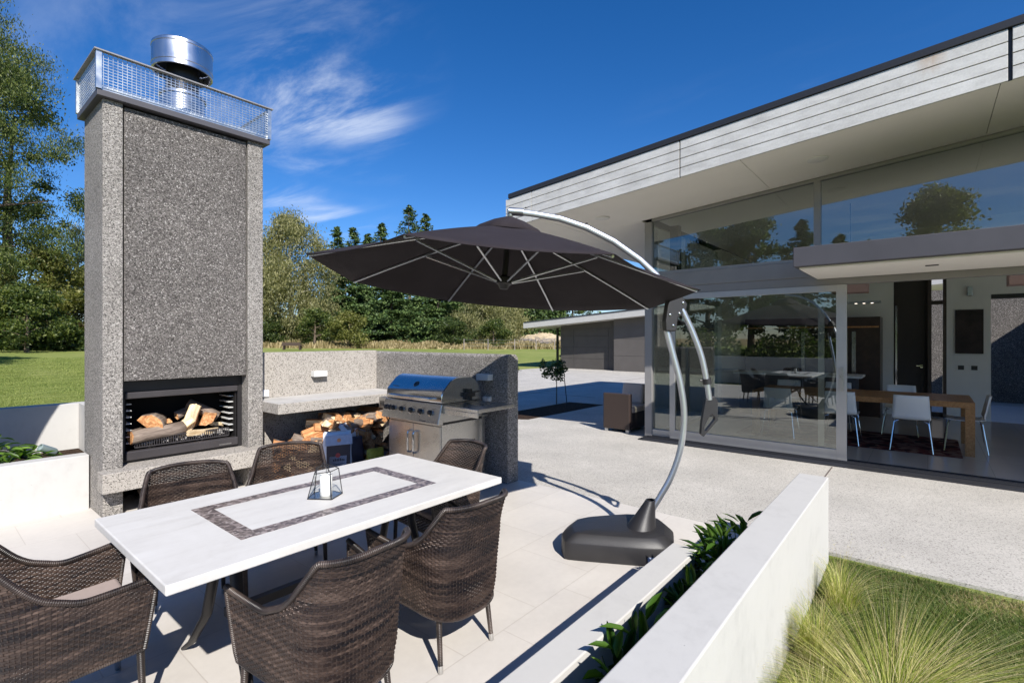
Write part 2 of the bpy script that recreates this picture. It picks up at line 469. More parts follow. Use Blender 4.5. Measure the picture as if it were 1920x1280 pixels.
def leafmat(name, stops, rough=.5, trans=.35):
    t = NT(name).set(rough=rough, spec=.35)
    geo = t.n('ShaderNodeNewGeometry')
    r_ = geo.outputs['Random Per Island']
    n = t.noise(t.coord(), .45, 4, .6)
    f = t.math('ADD', t.math('MULTIPLY', r_, .55), t.math('MULTIPLY', n.outputs[0], .45))
    c = t.ramp(f, stops); t.base(c)
    tr = t.n('ShaderNodeBsdfTranslucent'); t.l(t.mix(1.0, c, (1.5, 1.7, .6), 'MULTIPLY'), tr.inputs[0])
    ms = t.n('ShaderNodeMixShader'); ms.inputs[0].default_value = trans
    t.l(t.b.outputs[0], ms.inputs[1]); t.l(tr.outputs[0], ms.inputs[2]); t.l(ms.outputs[0], t.out.inputs[0])
    M[name] = t.m
leafmat('leaf_willow', [(.25, (.085, .09, .03)), (.5, (.19, .19, .075)), (.75, (.36, .335, .17))])
leafmat('leaf_birch', [(.28, (.022, .042, .010)), (.5, (.068, .10, .022)), (.75, (.17, .195, .05))])
leafmat('leaf_fir', [(.25, (.018, .040, .012)), (.5, (.060, .105, .030)), (.78, (.15, .21, .065))], .6, .15)
leafmat('leaf_dark', [(.25, (.018, .032, .010)), (.5, (.052, .08, .02)), (.75, (.12, .155, .042))])
leafmat('leaf_yellow', [(.25, (.08, .09, .02)), (.5, (.15, .16, .04)), (.75, (.26, .25, .08))])
leafmat('leaf_fresh', [(.25, (.06, .12, .015)), (.5, (.11, .20, .025)), (.75, (.20, .32, .06))], .3, .4)
leafmat('leaf_glossy', [(.25, (.03, .075, .012)), (.5, (.06, .13, .02)), (.75, (.16, .26, .05))], .25, .35)
leafmat('leaf_copper', [(.25, (.05, .03, .015)), (.5, (.09, .07, .02)), (.75, (.12, .13, .035))])
leafmat('grass_blade', [(.25, (.045, .085, .014)), (.5, (.085, .14, .025)), (.8, (.19, .22, .06))], .6, .35)
leafmat('lawn_blade', [(.3, (.10, .145, .028)), (.5, (.21, .26, .06)), (.72, (.36, .38, .13))], .7, .3)
leafmat('grass_dry', [(.25, (.15, .12, .05)), (.5, (.30, .235, .115)), (.8, (.50, .41, .24))], .7, .3)
leafmat('straw', [(.25, (.30, .24, .10)), (.5, (.52, .43, .22)), (.8, (.74, .64, .42))], .6, .3)
leafmat('tussock_blade', [(.26, (.12, .16, .02)), (.42, (.25, .32, .05)), (.56, (.43, .45, .11)), (.68, (.62, .55, .26)), (.8, (.74, .62, .40))], .5, .4)
leafmat('flower_yellow', [(.3, (.5, .4, .04)), (.7, (.7, .6, .1))])

def glassmat(name, tint=(.56, .60, .55), r0=.21):
    m = bpy.data.materials.new(name); m.use_nodes = True; t = m.node_tree; t.nodes.clear()
    out = t.nodes.new('ShaderNodeOutputMaterial'); mx = t.nodes.new('ShaderNodeMixShader')
    tr = t.nodes.new('ShaderNodeBsdfTransparent'); tr.inputs[0].default_value = (*tint, 1)
    gl = t.nodes.new('ShaderNodeBsdfGlossy'); gl.inputs['Roughness'].default_value = 0.0; gl.inputs[0].default_value = (.95, 1, .97, 1)
    lw = t.nodes.new('ShaderNodeLayerWeight'); lw.inputs['Blend'].default_value = .5
    pw = t.nodes.new('ShaderNodeMath'); pw.operation = 'POWER'; pw.inputs[1].default_value = 5; t.links.new(lw.outputs['Facing'], pw.inputs[0])
    fr = t.nodes.new('ShaderNodeMath'); fr.operation = 'MULTIPLY_ADD'; fr.inputs[1].default_value = 1 - r0; fr.inputs[2].default_value = r0; t.links.new(pw.outputs[0], fr.inputs[0])
    t.links.new(fr.outputs[0], mx.inputs[0]); t.links.new(tr.outputs[0], mx.inputs[1]); t.links.new(gl.outputs[0], mx.inputs[2])
    t.links.new(mx.outputs[0], out.inputs[0]); M[name] = m
glassmat('window_glass'); glassmat('lantern_glass', (.97, .98, .98), .035)

def emit(name, col, s):
    m = bpy.data.materials.new(name); m.use_nodes = True
    b = m.node_tree.nodes['Principled BSDF']; b.inputs['Emission Color'].default_value = (*col, 1); b.inputs['Emission Strength'].default_value = s; M[name] = m
emit('spot_glow', (1, .85, .7), 3.0)

def rugmat():
    t = NT('rug').set(rough=.95, spec=.1); v = t.coord(); vo = t.voro(v, 9); n = t.noise(v, 20, 5)
    sc = t.n('ShaderNodeSeparateColor'); t.l(vo.outputs['Color'], sc.inputs[0])
    t.base(t.ramp(t.math('ADD', t.math('MULTIPLY', sc.outputs[0], .6), t.math('MULTIPLY', n.outputs[0], .4)), [(.2, (.02, .012, .015)), (.45, (.12, .03, .025)), (.7, (.20, .12, .09))])); M['rug'] = t.m
rugmat()

def floor_in():
    t = NT('interior_floor').set(rough=.18, spec=.5); v = t.coord()
    br = t.n('ShaderNodeTexBrick'); br.offset = 0; br.inputs['Scale'].default_value = 1; br.inputs['Brick Width'].default_value = .6; br.inputs['Row Height'].default_value = .6
    br.inputs['Mortar Size'].default_value = .003; br.inputs['Color1'].default_value = (.42, .38, .34, 1); br.inputs['Color2'].default_value = (.44, .40, .36, 1); br.inputs['Mortar'].default_value = (.3, .27, .24, 1)
    t.l(v, br.inputs[0]); t.base(br.outputs[0]); M['interior_floor'] = t.m
floor_in()

# ================================================================= SETTING
# ground: one sheet, flat round the house and rising gently beyond 30 m
def ground():
    mb = MB(); rs = [0, 3, 6, 10, 15, 20, 25, 30, 36, 42, 50, 60, 70, 80, 90, 110, 150, 250, 500, 1200]; n = 64
    def h(r):
        if r < 30: return -.03
        return -.03 + .0215 * (min(r, 92) - 30)
    vs = [(0, 0, h(0))]
    for r_ in rs[1:]:
        for k in range(n):
            a = 2 * PI * k / n
            vs.append((r_ * math.cos(a), r_ * math.sin(a), h(r_)))
    fs = [(0, 1 + k, 1 + (k + 1) % n) for k in range(n)]
    for i in range(len(rs) - 2):
        o = 1 + i * n
        fs += [(o + k, o + n + k, o + n + (k + 1) % n, o + (k + 1) % n) for k in range(n)]
    mb.add(vs, fs)
    setp(mb.build('lawn', M['lawn'], smooth=True, auto=False), 'mown green lawn round the patio and out to the trees', 'lawn', kind='structure')
ground()
def gz(x, y):
    r_ = math.hypot(x, y)
    return -.03 if r_ < 30 else -.03 + .0215 * (min(r_, 92) - 30)

mb = MB(); mb.box(-3, 4.44, 1.0, 6.3, -.12, 0.0)
setp(mb.build('patio', M['patio_tile']), 'pale beige square paving tiles under the dining table', 'patio', kind='structure')
mb = MB()
mb.prism([(4.444, -12), (23.6, -12), (23.6, 16.4), (8.6, 16.4), (4.444, 9.0)], -.12, -.004)
pv = setp(mb.build('pavement', M['paving_aggregate']), 'pale fine aggregate paving in front of the house', 'pavement', kind='structure')
mb = MB(); mb.prism([(7.9, 6.12), (10.8, 6.07), (10.72, 6.98), (8.6, 7.0), (7.4, 7.0)], -.02, .004)
setp(mb.build('planting_bed', M['soil']), 'dark soil bed cut into the paving by the young tree', 'soil bed', kind='structure')
# thin control joints in the paving
mb = MB()
mb.box(4.46, 7.4, .915, .927, -.004, .0005); mb.box(7.9, 23, 9.0, 9.012, -.004, .0005); mb.box(12.0, 12.012, 7, 16, -.004, .0005)
setp(mb.build('pavement_joint', M['slate_chip']), 'thin dark saw cut joints in the paving', 'joint', kind='structure')

# ================================================================= HOUSE
def zs(y): return 3.828 - .0843 * y           # soffit height
YE, YR = 5.26, -9.0
XF, XG, XB = 6.2, 7.75, 14.6
house = empty('house', (7.75, 0, 0), 0, 'modern white and grey single storey house with a rising roof and full glass front', 'house')
def hp(mb, name, mat, parent=None, **kw):     # geometry in world coords -> child of house
    off = house.location
    mb.v = [(x - off.x, y - off.y, z - off.z) for x, y, z in mb.v]
    return mb.build(name, mat, parent or house, **kw)
def slab(mb, x0, x1, y0, y1, d0, d1):         # sheared slab following the roof pitch
    return mb.hexa([(x0, y0, zs(y0) + d0), (x1, y0, zs(y0) + d0), (x1, y1, zs(y1) + d0), (x0, y1, zs(y1) + d0),
                    (x0, y0, zs(y0) + d1), (x1, y0, zs(y0) + d1), (x1, y1, zs(y1) + d1), (x0, y1, zs(y1) + d1)])
# soffit panels with fine joints
mb = MB()
ys = [YR, -6.4, -3.43, -.5, 1.69, 4.6, YE - .02]
for a, b in zip(ys[:-1], ys[1:]):
    slab(mb, XF + .03, XG - .06, a + .003, b - .003, 0, .02)
slab(mb, XG - .054, XB, 3.62, YE - .02, 0, .02)
hp(mb, 'soffit', M['soffit_paint'])
mb = MB(); slab(mb, XG + .05, XB, YR, 3.5, .05, .07)
hp(mb, 'ceiling', M['soffit_paint'])
mb = MB(); slab(mb, XF + .03, XB, YR, YE - .02, .08, .44)
roof = hp(mb, 'roof', M['roof_black'])
mb = MB(); slab(mb, XF - .015, XF + .2, YR, YE - .06, .462, .535)
hp(mb, 'roof_edge', M['roof_black'], bevel=.004)
# fascia: four boards per bay, real gaps between them
fas = MB(); bays = [(YE, 4.74), (4.73, 2.405), (2.39, -.545), (-.575, -3.45), (-3.465, -6.4), (-6.415, YR)]
hb = .46 / 4
for (b, a) in bays:
    for k in range(4):
        slab(fas, XF, XF + .026, a, b, k * hb + (.004 if k else 0), (k + 1) * hb - .005)
hp(fas, 'fascia', M['fascia_board'], bevel=.002)
mb = MB(); slab(mb, XF + .027, XF + .06, YR, YE - .03, .002, .455)
hp(mb, 'fascia_backing', M['roof_black'])
mb = MB()
for k in range(4): slab(mb, XF + .03, XB, YE - .018, YE + .006, k * hb + .004, (k + 1) * hb - .005)
hp(mb, 'fascia', M['fascia_board'])
# round soffit speakers / lights
for (x, y) in ((6.95, 1.02), (7.0, 3.95)):
    mb = MB(); mb.lathe([(0.001, -.012), (.10, -.012), (.115, -.006), (.118, .002)], 28, (x, y, zs(y)))
    hp(mb, 'soffit_light', M['wall_white'], smooth=True)
# window wall -----------------------------------------------------
def zt(y): return 3.822 - .0835 * y - .03      # underside of window head
ZB = 2.665                                      # upper window sill
fr = MB()
fr.box(XG - .05, XG + .05, 3.44, 3.56, .0, 3.49)                               # corner post
slab(fr, XG - .045, XG + .045, YR, 3.44, -.045, -.0)                           # head
fr.box(XG - .045, XG + .045, YR, 3.44, ZB - .03, ZB + .012)                    # sill of upper window
for y in (1.13, -1.7, -4.6, -7.4): fr.hexa([(XG - .045, y - .04, ZB + .012), (XG + .045, y - .04, ZB + .012), (XG + .045, y + .04, ZB + .012), (XG - .045, y + .04, ZB + .012),
      (XG - .045, y - .04, zs(y - .04) - .045), (XG + .045, y - .04, zs(y - .04) - .045), (XG + .045, y + .04, zs(y + .04) - .045), (XG - .045, y + .04, zs(y + .04) - .045)])
hp(fr, 'window_frame', M['frame_grey'], bevel=.004)
hd = MB(); hd.box(XG - .06, XG + .06, YR, 3.44, 2.42, ZB - .03); hd.box(XG - .045, XG + .05, YR, 3.44, 2.30, 2.42)
hp(hd, 'header_beam', M['beam_grey'], bevel=.004)
edges = [3.44, 1.17, 1.09, -1.66, -1.74, -4.56, -4.64, -7.36, -7.44, YR]
for a, b in ((3.44, 1.17), (1.09, -1.66), (-1.74, -4.56), (-4.64, -7.36)):
    mb = MB(); mb.add([(XG, b, ZB + .012), (XG, a, ZB + .012), (XG, a, zs(a) - .045), (XG, b, zs(b) - .045)], [(0, 1, 2, 3)])
    w = hp(mb, 'upper_window', M['window_glass'])
# fixed side light by the corner and sliding door in front of it
mb = MB(); mb.add([(XG + .02, 3.1, .14), (XG + .02, 3.44, .14), (XG + .02, 3.44, 2.30), (XG + .02, 3.1, 2.30)], [(0, 1, 2, 3)])
sl = hp(mb, 'side_window', M['window_glass'])
mb = MB(); mb.box(XG - .03, XG + .06, 3.1, 3.44, .03, .14); mb.box(XG + .0, XG + .05, 3.07, 3.12, .03, 2.3)
hp(mb, 'side_window_frame', M['aluminium'], bevel=.003)
tr = MB(); tr.box(XG - .30, XG - .12, YR, 3.56, -.003, .012); tr.box(XG - .12, XG + .12, YR, 3.56, -.003, .028)  # dark colour and front strip stand in for the shadow band before the track
for dx in (-.10, -.04, .03): tr.box(XG + dx, XG + dx + .012, YR, 3.5, .0285, .042)
hp(tr, 'door_track_shade_band', M['roof_black'])
# sliding door leaf
d = MB(); X0, X1 = XG - .055, XG - .005; YA, YB2 = 3.14, .80
d.box(X0, X1, YA - .085, YA, .035, 2.30); d.box(X0, X1, YB2, YB2 + .115, .035, 2.30)
d.box(X0 + .001, X1 - .001, YB2 + .115, YA - .085, .035, .17); d.box(X0 + .001, X1 - .001, YB2 + .115, YA - .085, 2.215, 2.30)
door = hp(d, 'sliding_door', M['aluminium'], bevel=.003)
mb = MB(); mb.add([(XG - .03, YB2 + .115, .17), (XG - .03, YA - .085, .17), (XG - .03, YA - .085, 2.215), (XG - .03, YB2 + .115, 2.215)], [(0, 1, 2, 3)])
hp(mb, 'glass', M['window_glass'], parent=door)
mb = MB(); mb.box(X0 - .028, X0 - .001, YB2 + .035, YB2 + .075, .93, 1.23); mb.box(X0 - .03, X0 - .028, YB2 + .04, YB2 + .07, .95, 1.21)
hp(mb, 'handle', M['stainless'], parent=door, bevel=.003)
# inner sliding leaf parked behind it
d = MB(); d.box(XG + .03, XG + .07, 1.06, 1.13, .035, 2.30); d.box(XG + .03, XG + .07, -1.3 + 2.2, 1.06 - .0, .035, .12)
hp(d, 'inner_door_stile', M['aluminium'])
# entry canopy
c = MB(); c.box(6.36, 7.68, -7.0, 1.165, 2.405, 2.62)
cn = hp(c, 'entry_canopy', M['canopy_grey'], bevel=.006)
c = MB(); c.box(6.45, 7.68, -7.0, 1.12, 2.385, 2.403); hp(c, 'canopy_soffit', M['soffit_paint'])
for y in (.0, -2.0, -4.0):
    c = MB(); c.box(6.95, 7.0, y - .09, y + .02, 2.377, 2.3845); hp(c, 'downlight', M['black_steel'])
# far end wall: glazed near the corner, rendered beyond
mb = MB(); mb.add([(XG + .06, 3.5, .05), (11.2, 3.5, .05), (11.2, 3.5, 3.47), (XG + .06, 3.5, 3.47)], [(0, 1, 2, 3)])
hp(mb, 'end_window', M['window_glass'])
mb = MB(); mb.box(9.4, 9.47, 3.47, 3.53, .03, 3.49); mb.box(XG + .05, 11.2, 3.46, 3.54, 2.3, 2.4); mb.box(XG + .05, 11.2, 3.46, 3.54, .0, .06)
hp(mb, 'end_window_frame', M['frame_grey'])
mb = MB(); mb.box(11.2, XB, 3.42, 3.56, .0, 3.52); hp(mb, 'end_wall', M['wall_white'])
# interior shell
mb = MB(); mb.box(XG + .12, 13.3, YR, 3.46, -.04, .012); hp(mb, 'interior_floor', M['interior_floor'])
mb = MB(); mb.box(13.3, XB + 2, YR, 3.46, -.04, .010); hp(mb, 'entry_floor', M['concrete_plain'])
W = MB(); XW = 13.3
W.hexa([(XW, .559, 0), (XW + .15, .559, 0), (XW + .15, 3.42, 0), (XW, 3.42, 0), (XW, .559, 3.85), (XW + .15, .559, 3.85), (XW + .15, 3.42, 3.6), (XW, 3.42, 3.6)])
W.box(XW, XW + .15, -.935, -.29, 0, 3.93); W.box(XW, XW + .15, -.29, .559, 2.86, 3.9)
W.box(XW, XW + .15, -3.6, -.935, 2.45, 4.0); W.box(XW, XW + .15, YR, -3.6, 0, 4.3)
hp(W, 'interior_wall', M['wall_white'])
mb = MB(); mb.box(XG, XB, YR - .15, YR, 0, 4.6); hp(mb, 'gable_wall', M['wall_white'])
# entry door leaf, dark timber frame, glass slot beside
mb = MB(); mb.box(XW + .155, XW + .21, .0, .559, .0, 2.86); dr = hp(mb, 'entry_door', M['interior_dark'])
mb = MB(); mb.box(XW + .10, XW + .154, .50, .53, .1, 2.3); mb.box(XW + .10, XW + .154, .08, .12, 1.0, 1.06); mb.box(XW + .10, XW + .12, .08, .18, 1.03, 1.05)
hp(mb, 'handle', M['chrome'], parent=dr)
mb = MB(); mb.box(XW - .01, XW + .22, -.29, -.235, 0, 2.86); mb.box(XW - .01, XW + .22, -.06, .0, 0, 2.86); mb.box(XW + .155, XW + .21, -.235, -.06, 2.3, 2.38); mb.box(XW + .155, XW + .21, -.235, -.06, .0, .1)
hp(mb, 'entry_frame', M['cabinet_brown'])
mb = MB(); mb.box(XW - .005, XW + .16, -3.6, -.94, 2.37, 2.45); mb.box(XW + .02, XW + .1, -2.3, -2.24, 0, 2.37); hp(mb, 'courtyard_door_frame', M['black_steel'])
# dark structural column inside the corner
mb = MB(); mb.box(8.25, 8.40, 3.22, 3.36, 0, 3.5); hp(mb, 'steel_column', M['black_steel'])
# courtyard wall seen through the house
cy = MB(); cy.box(17.6, 17.8, -7.0, .05, -.02, 2.9)
setp(cy.build('courtyard_wall', M['agg_dark']), 'dark aggregate wall seen through the open house, half in sun', 'wall')

cy = MB(); cy.box(14.9, 17.59, -2.75, -2.6, -.02, 2.7)  # added out of view to throw diagonal shade on the aggregate wall
setp(cy.build('courtyard_wall', M['agg_dark']), 'unseen dark side wall added to shade the lit aggregate wall', 'wall')

# ---- things in the room
def thing_mesh(mb, name, mat, label, cat, group=None, **kw):
    return setp(mb.build(name, mat, **kw), label, cat, group)
dt = empty('dining_table', (9.75, .9, 0), 0, 'long oak dining table inside the house behind white chairs', 'dining table')
mb = MB(); mb.box(-.60, .60, -1.39, 1.39, .66, .74); mb.build('tabletop', M['wood_oak'], dt, bevel=.004)
for sx in (-1, 1):
    for sy in (-1, 1):
        mb = MB(); mb.box(sx * .55 - .05, sx * .55 + .05, sy * 1.34 - .05, sy * 1.34 + .05, 0, .66); mb.build('leg', M['wood_oak'], dt)
mb = MB(); mb.box(8.95, 10.5, -.36, 2.5, .0125, .022); thing_mesh(mb, 'rug', M['rug'], 'dark red patterned rug under the indoor dining table', 'rug')
wc = empty('white_chair', (0, 0, 0), 0)
def white_shell():
    mb = MB(); nx, ny = 10, 14; V = []
    for j in range(ny + 1):
        t = j / ny
        # profile in (y, z): seat front -> back top
        if t < .5: y = .22 - .40 * (t / .5); z = .44 - .015 * math.sin(t / .5 * PI)
        elif t < .62: a = (t - .5) / .12 * PI / 2; y = -.18 - .05 * math.sin(a); z = .44 + .05 * (1 - math.cos(a))
        else: q = (t - .62) / .38; y = -.23 - .06 * q; z = .49 + .30 * q
        w = .215 - .02 * max(0, t - .6) / .4
        for i in range(nx + 1):
            s = i / nx * 2 - 1
            V.append((w * s, y + .03 * s * s * (1 if t > .6 else 0), z + .012 * s * s * (1 if t < .6 else 0)))
    F = [(j * (nx + 1) + i, j * (nx + 1) + i + 1, (j + 1) * (nx + 1) + i + 1, (j + 1) * (nx + 1) + i) for j in range(ny) for i in range(nx)]
    mb.add(V, F); return mb
sh = white_shell().build('seat', M['white_plastic'], wc, smooth=True, auto=False)
so = sh.modifiers.new('s', 'SOLIDIFY'); so.thickness = .012
for sx in (-1, 1):
    for yy, fy in ((.16, .22), (-.16, -.24)):
        mb = MB(); mb.tube([(sx * .14, yy, .425), (sx * .19, yy + (fy - yy) * .3, .405), (sx * .235, fy, .003)], .009, 8); mb.build('leg', M['chrome'], wc, smooth=True)
spots = [((9.17, .18), -90, 'white plastic chair with its back to the open doorway'), ((9.17, 1.02), -90, 'white plastic chair half hidden behind the sliding door stile'),
         ((9.17, 1.86), -90, 'white plastic chair seen through the sliding door glass'), ((9.65, -.40), 0, 'white plastic chair standing at the end of the oak table'),
         ((10.55, .35), 90, 'white plastic chair across the oak table, facing the doorway'), ((10.55, 1.25), 90, 'white plastic chair on the far side of the oak table beside the door edge'),
         ((10.55, 2.05), 90, 'white plastic chair across the table, deep behind the glass')]
for i, ((x, y), a, lab) in enumerate(spots):
    o = wc if i == 0 else copy_tree(wc)
    o.location = (x, y, .0225 if i not in (3,) else .0125); o.rotation_euler = (0, 0, R(a)); setp(o, lab, 'chair', 'white chairs round the indoor table')
# kitchen cabinet, island, pendant lamps, picture, switches
kc = empty('kitchen_cabinet', (12.9, 1.6, 0), 0, 'tall dark brown kitchen cabinet with two long steel handles', 'cabinet')
mb = MB(); mb.box(-.35, .38, -.86, 1.7, 0.012, 2.05); mb.build('body', M['cabinet_brown'], kc)
for y in (-.42, -.28, .5):
    mb = MB(); mb.box(-.385, -.352, y - .035, y + .035, .5, 1.75); mb.build('handle', M['stainless_bright'], kc)
mb = MB(); mb.box(-.37, -.352, -.84, 1.68, 1.83, 1.86); mb.build('shelf_trim', M['wood_fresh'], kc)
ki = empty('kitchen_island', (11.7, 1.9, 0), 0, 'kitchen island with pale top and dark base behind the dining table', 'kitchen island')
mb = MB(); mb.box(-.4, .4, -.95, 1.3, .86, .90); mb.build('worktop', M['wall_white'], ki)
mb = MB(); mb.box(-.34, .34, -.85, 1.2, .012, .86); mb.build('base', M['canopy_grey'], ki)
for i, (y0, lab) in enumerate(((.75, 'pink rectangular pendant lamp shade above the left part of the table'), (-1.32, 'pink rectangular pendant lamp shade at the right edge above the room'))):
    pl = empty('pendant_lamp', (9.8, y0 + .22, 2.34), 0, lab, 'lamp', 'pendant lamps')
    mb = MB(); mb.box(-.16, .16, -.24, .24, 0, .19); mb.build('lamp_shade', M['lamp_pink'], pl)
    mb = MB(); mb.tube([(0, 0, .19), (0, 0, 1.5)], .006, 6); mb.build('cord', M['black_steel'], pl)
pl = empty('ceiling_spot_bar', (12.1, 1.02, 2.30), 0, 'slim metal spotlight bar with three lit spots over the kitchen', 'spotlight')
mb = MB(); mb.box(-.10, .10, -.32, .32, 0, .04); mb.tube([(0, .2, .04), (0, .2, 1.45)], .006, 6); mb.build('bar', M['stainless'], pl)
for y in (-.18, -.05, .08):
    mb = MB(); mb.lathe([(.001, -.004), (.02, -.004), (.022, 0)], 12, (-.03, y, 0)); mb.build('spot', M['spot_glow'], pl)
mb = MB(); mb.box(XW - .04, XW - .002, -.83, -.42, 1.31, 2.17); thing_mesh(mb, 'picture', M['art_canvas'], 'dark framed picture hanging on the white inner wall', 'picture')
mb = MB(); mb.box(XW - .09, XW - .002, -.67, -.60, 2.44, 2.62); thing_mesh(mb, 'wall_lamp', M['stainless'], 'small grey box lamp on the white inner wall above the picture', 'wall lamp', bevel=.004)
for y, lab in ((-.505, 'left black faced switch plate under the picture'), (-.70, 'right black faced switch plate under the picture')):
    sp = empty('switch_plate', (XW, y, 1.03), 0, lab, 'switch', 'switch plates under the picture')
    mb = MB(); mb.box(-.012, -.002, -.07, .07, -.07, .07); mb.build('plate', M['wall_white'], sp)
    mb = MB(); mb.box(-.016, -.0125, -.045, .045, -.04, .045); mb.build('face', M['black_plastic'], sp)
# ================================================================= OUTDOOR ARMCHAIR by the corner
sf = empty('wicker_armchair', (7.80, 3.88, 0), 0, 'boxy dark brown wicker armchair at the corner of the glass wall', 'armchair')
mb = MB(); mb.box(0, .10, 0, .5, .05, .66); mb.box(.78, .88, 0, .5, .05, .66); mb.box(.1, .78, 0, .10, .05, .34)
mb.box(.1, .78, .1, .5, .05, .30); mb.build('frame', M['sofa_wicker'], sf, bevel=.012)
mb = MB(); mb.box(.11, .77, -.02 + .02, .48, .31, .43); mb.build('seat_cushion', M['cushion_beige'], sf, bevel=.03)
mb = MB(); mb.obox((.70, .27, .60), .13, .42, .38, Matrix.Rotation(R(14), 3, 'Y')); mb.build('back_cushion', M['cushion_beige'], sf, bevel=.05, seg=4)
for x in (.05, .83):
    for y in (.05, .45):
        mb = MB(); mb.box(x - .03, x + .03, y - .03, y + .03, 0, .05); mb.build('foot', M['aluminium'], sf)

# ================================================================= GARAGE
ga = empty('garage', (23, 12, 0), 0, 'low flat grey garage with pale sloping roof beyond the patio', 'garage')
def gp(mb, name, mat, **kw):
    mb.v = [(x - 23, y - 12, z) for x, y, z in mb.v]; return mb.build(name, mat, ga, **kw)
def gzs(y): return 2.18 + (17.389 - y) * .0705
def gslab(mb, x0, x1, y0, y1, d0, d1):
    return mb.hexa([(x0, y0, gzs(y0) + d0), (x1, y0, gzs(y0) + d0), (x1, y1, gzs(y1) + d0), (x0, y1, gzs(y1) + d0),
                    (x0, y0, gzs(y0) + d1), (x1, y0, gzs(y0) + d1), (x1, y1, gzs(y1) + d1), (x0, y1, gzs(y1) + d1)])
mb = MB(); gslab(mb, 22, 32, -2, 17.38, 0, .31); gp(mb, 'roof', M['concrete_white'])
mb = MB(); gslab(mb, 21.97, 32, -2, 17.30, .312, .36); gp(mb, 'roof_edge', M['roof_black'])
mb = MB()
for a, b in ((12.1, 12.62), (12.63, 14.7), (14.71, 15.56)):
    for z0, z1 in ((0, .55), (.56, 1.15), (1.16, 1.75), (1.76, 2.12)): mb.box(23, 23.1, a, b, z0, z1)
for i in range(4):
    a, b = 12.1 + i * .865, 12.1 + (i + 1) * .865; mb.hexa([(23.02, a, 2.1), (23.1, a, 2.1), (23.1, b, 2.1), (23.02, b, 2.1), (23.02, a, gzs(a)), (23.1, a, gzs(a)), (23.1, b, gzs(b)), (23.02, b, gzs(b))])
gp(mb, 'garage_door', M['garage_panel'])
mb = MB()
for a, b in ((10.45, 12.09), (7.0, 10.44), (2, 6.99)):
    for z0, z1 in ((0, .75), (.76, 1.6), (1.61, 2.15)): mb.box(22.6, 23.0, a, b, z0, z1)
    mb.hexa([(22.61, a, 2.1), (23.0, a, 2.1), (23.0, b, 2.1), (22.61, b, 2.1), (22.61, a, gzs(a)), (23.0, a, gzs(a)), (23.0, b, gzs(b)), (22.61, b, gzs(b))])
gp(mb, 'wall', M['garage_panel_light'])
mb = MB(); mb.box(23.1, 31, 2, 15.56, 0, 2.25); gp(mb, 'wall', M['garage_panel'])
mb = MB(); mb.box(24.25, 24.36, 16.6, 16.71, -.05, 2.23); gp(mb, 'post', M['black_steel'])

# ================================================================= CHIMNEY FIREPLACE
fp = empty('outdoor_fireplace', (1.82, 5.65, 0), 0, 'tall exposed aggregate chimney with an open fireplace and mesh crown', 'fireplace')
def fpp(mb, name, mat, parent=None, **kw):
    mb.v = [(x - 1.82, y - 5.65, z) for x, y, z in mb.v]; return mb.build(name, mat, parent or fp, **kw)
YF, YK = 5.65, 6.36
ZT = 3.74
mb = MB(); mb.box(1.122, 1.27, YF, YK, 0, ZT); fpp(mb, 'pillar', M['agg_pale'], bevel=.008)
mb = MB(); mb.box(2.362, 2.522, YF, YK, 0, ZT); fpp(mb, 'pillar', M['agg_pale'], bevel=.008)
mb = MB(); mb.box(1.282, 2.350, YF + .018, YF + .10, 1.21, ZT - .02); fpp(mb, 'chimney_panel', M['agg_dark'], bevel=.006)
mb = MB(); mb.box(1.271, 2.361, YF + .105, YK - .002, 1.20, ZT - .03); mb.box(1.271, 2.361, YK - .05, YK - .002, 0, 1.2); fpp(mb, 'flue_core', M['firebox_black'])
mb = MB(); mb.box(1.085, 2.545, 5.47, YF - .001, .255, .43); mb.box(1.271, 2.361, YF - .001, YK - .06, .255, .43); fpp(mb, 'hearth_slab', M['agg_beige'], bevel=.006)
# steel crown
mb = MB(); mb.box(1.075, 2.575, YF - .05, YK + .05, ZT, ZT + .055); fpp(mb, 'crown_plate', M['canopy_grey'], bevel=.004)
def meshpanel(p0, p1, z0, z1, n_h, n_v):
    p0 = Vector(p0); p1 = Vector(p1); m_ = MB(); L = (p1 - p0).length; d = (p1 - p0).normalized()
    nrm = Vector((-d.y, d.x, 0))
    for k in range(n_v + 1):
        q = p0 + d * (L * k / n_v)
        m_.obox((q.x, q.y, (z0 + z1) / 2), .005, .0035, z1 - z0, Matrix((( d.x, nrm.x, 0), (d.y, nrm.y, 0), (0, 0, 1))))
    for k in range(n_h + 1):
        z = z0 + (z1 - z0) * k / n_h; q = (p0 + p1) / 2
        m_.obox((q.x, q.y, z), L, .0045, .006, Matrix((( d.x, nrm.x, 0), (d.y, nrm.y, 0), (0, 0, 1))))
    return m_
zm0, zm1 = ZT + .056, ZT + .385
c4 = [(1.085, YF - .04), (2.565, YF - .04), (2.565, YK + .04), (1.085, YK + .04)]
for i in range(4):
    a, b = c4[i], c4[(i + 1) % 4]
    L = math.hypot(a[0] - b[0], a[1] - b[1])
    fpp(meshpanel((*a, 0), (*b, 0), zm0 + .02, zm1, 12, int(L / .034)), 'mesh_screen', M['galvanised'])
mb = MB()
for x, y in c4: mb.box(x - .02, x + .02, y - .02, y + .02, zm0, zm1)
for (a, b) in zip(c4, c4[1:] + c4[:1]):
    x0, x1 = min(a[0], b[0]), max(a[0], b[0]); y0, y1 = min(a[1], b[1]), max(a[1], b[1])
    mb.box(x0 + .004, x1 - .004 if x1 > x0 + .1 else x0 + .012, y0 + .004, y1 - .004 if y1 > y0 + .1 else y0 + .012, zm0 + .0005, zm0 + .04)
fpp(mb, 'crown_frame', M['galvanised'])
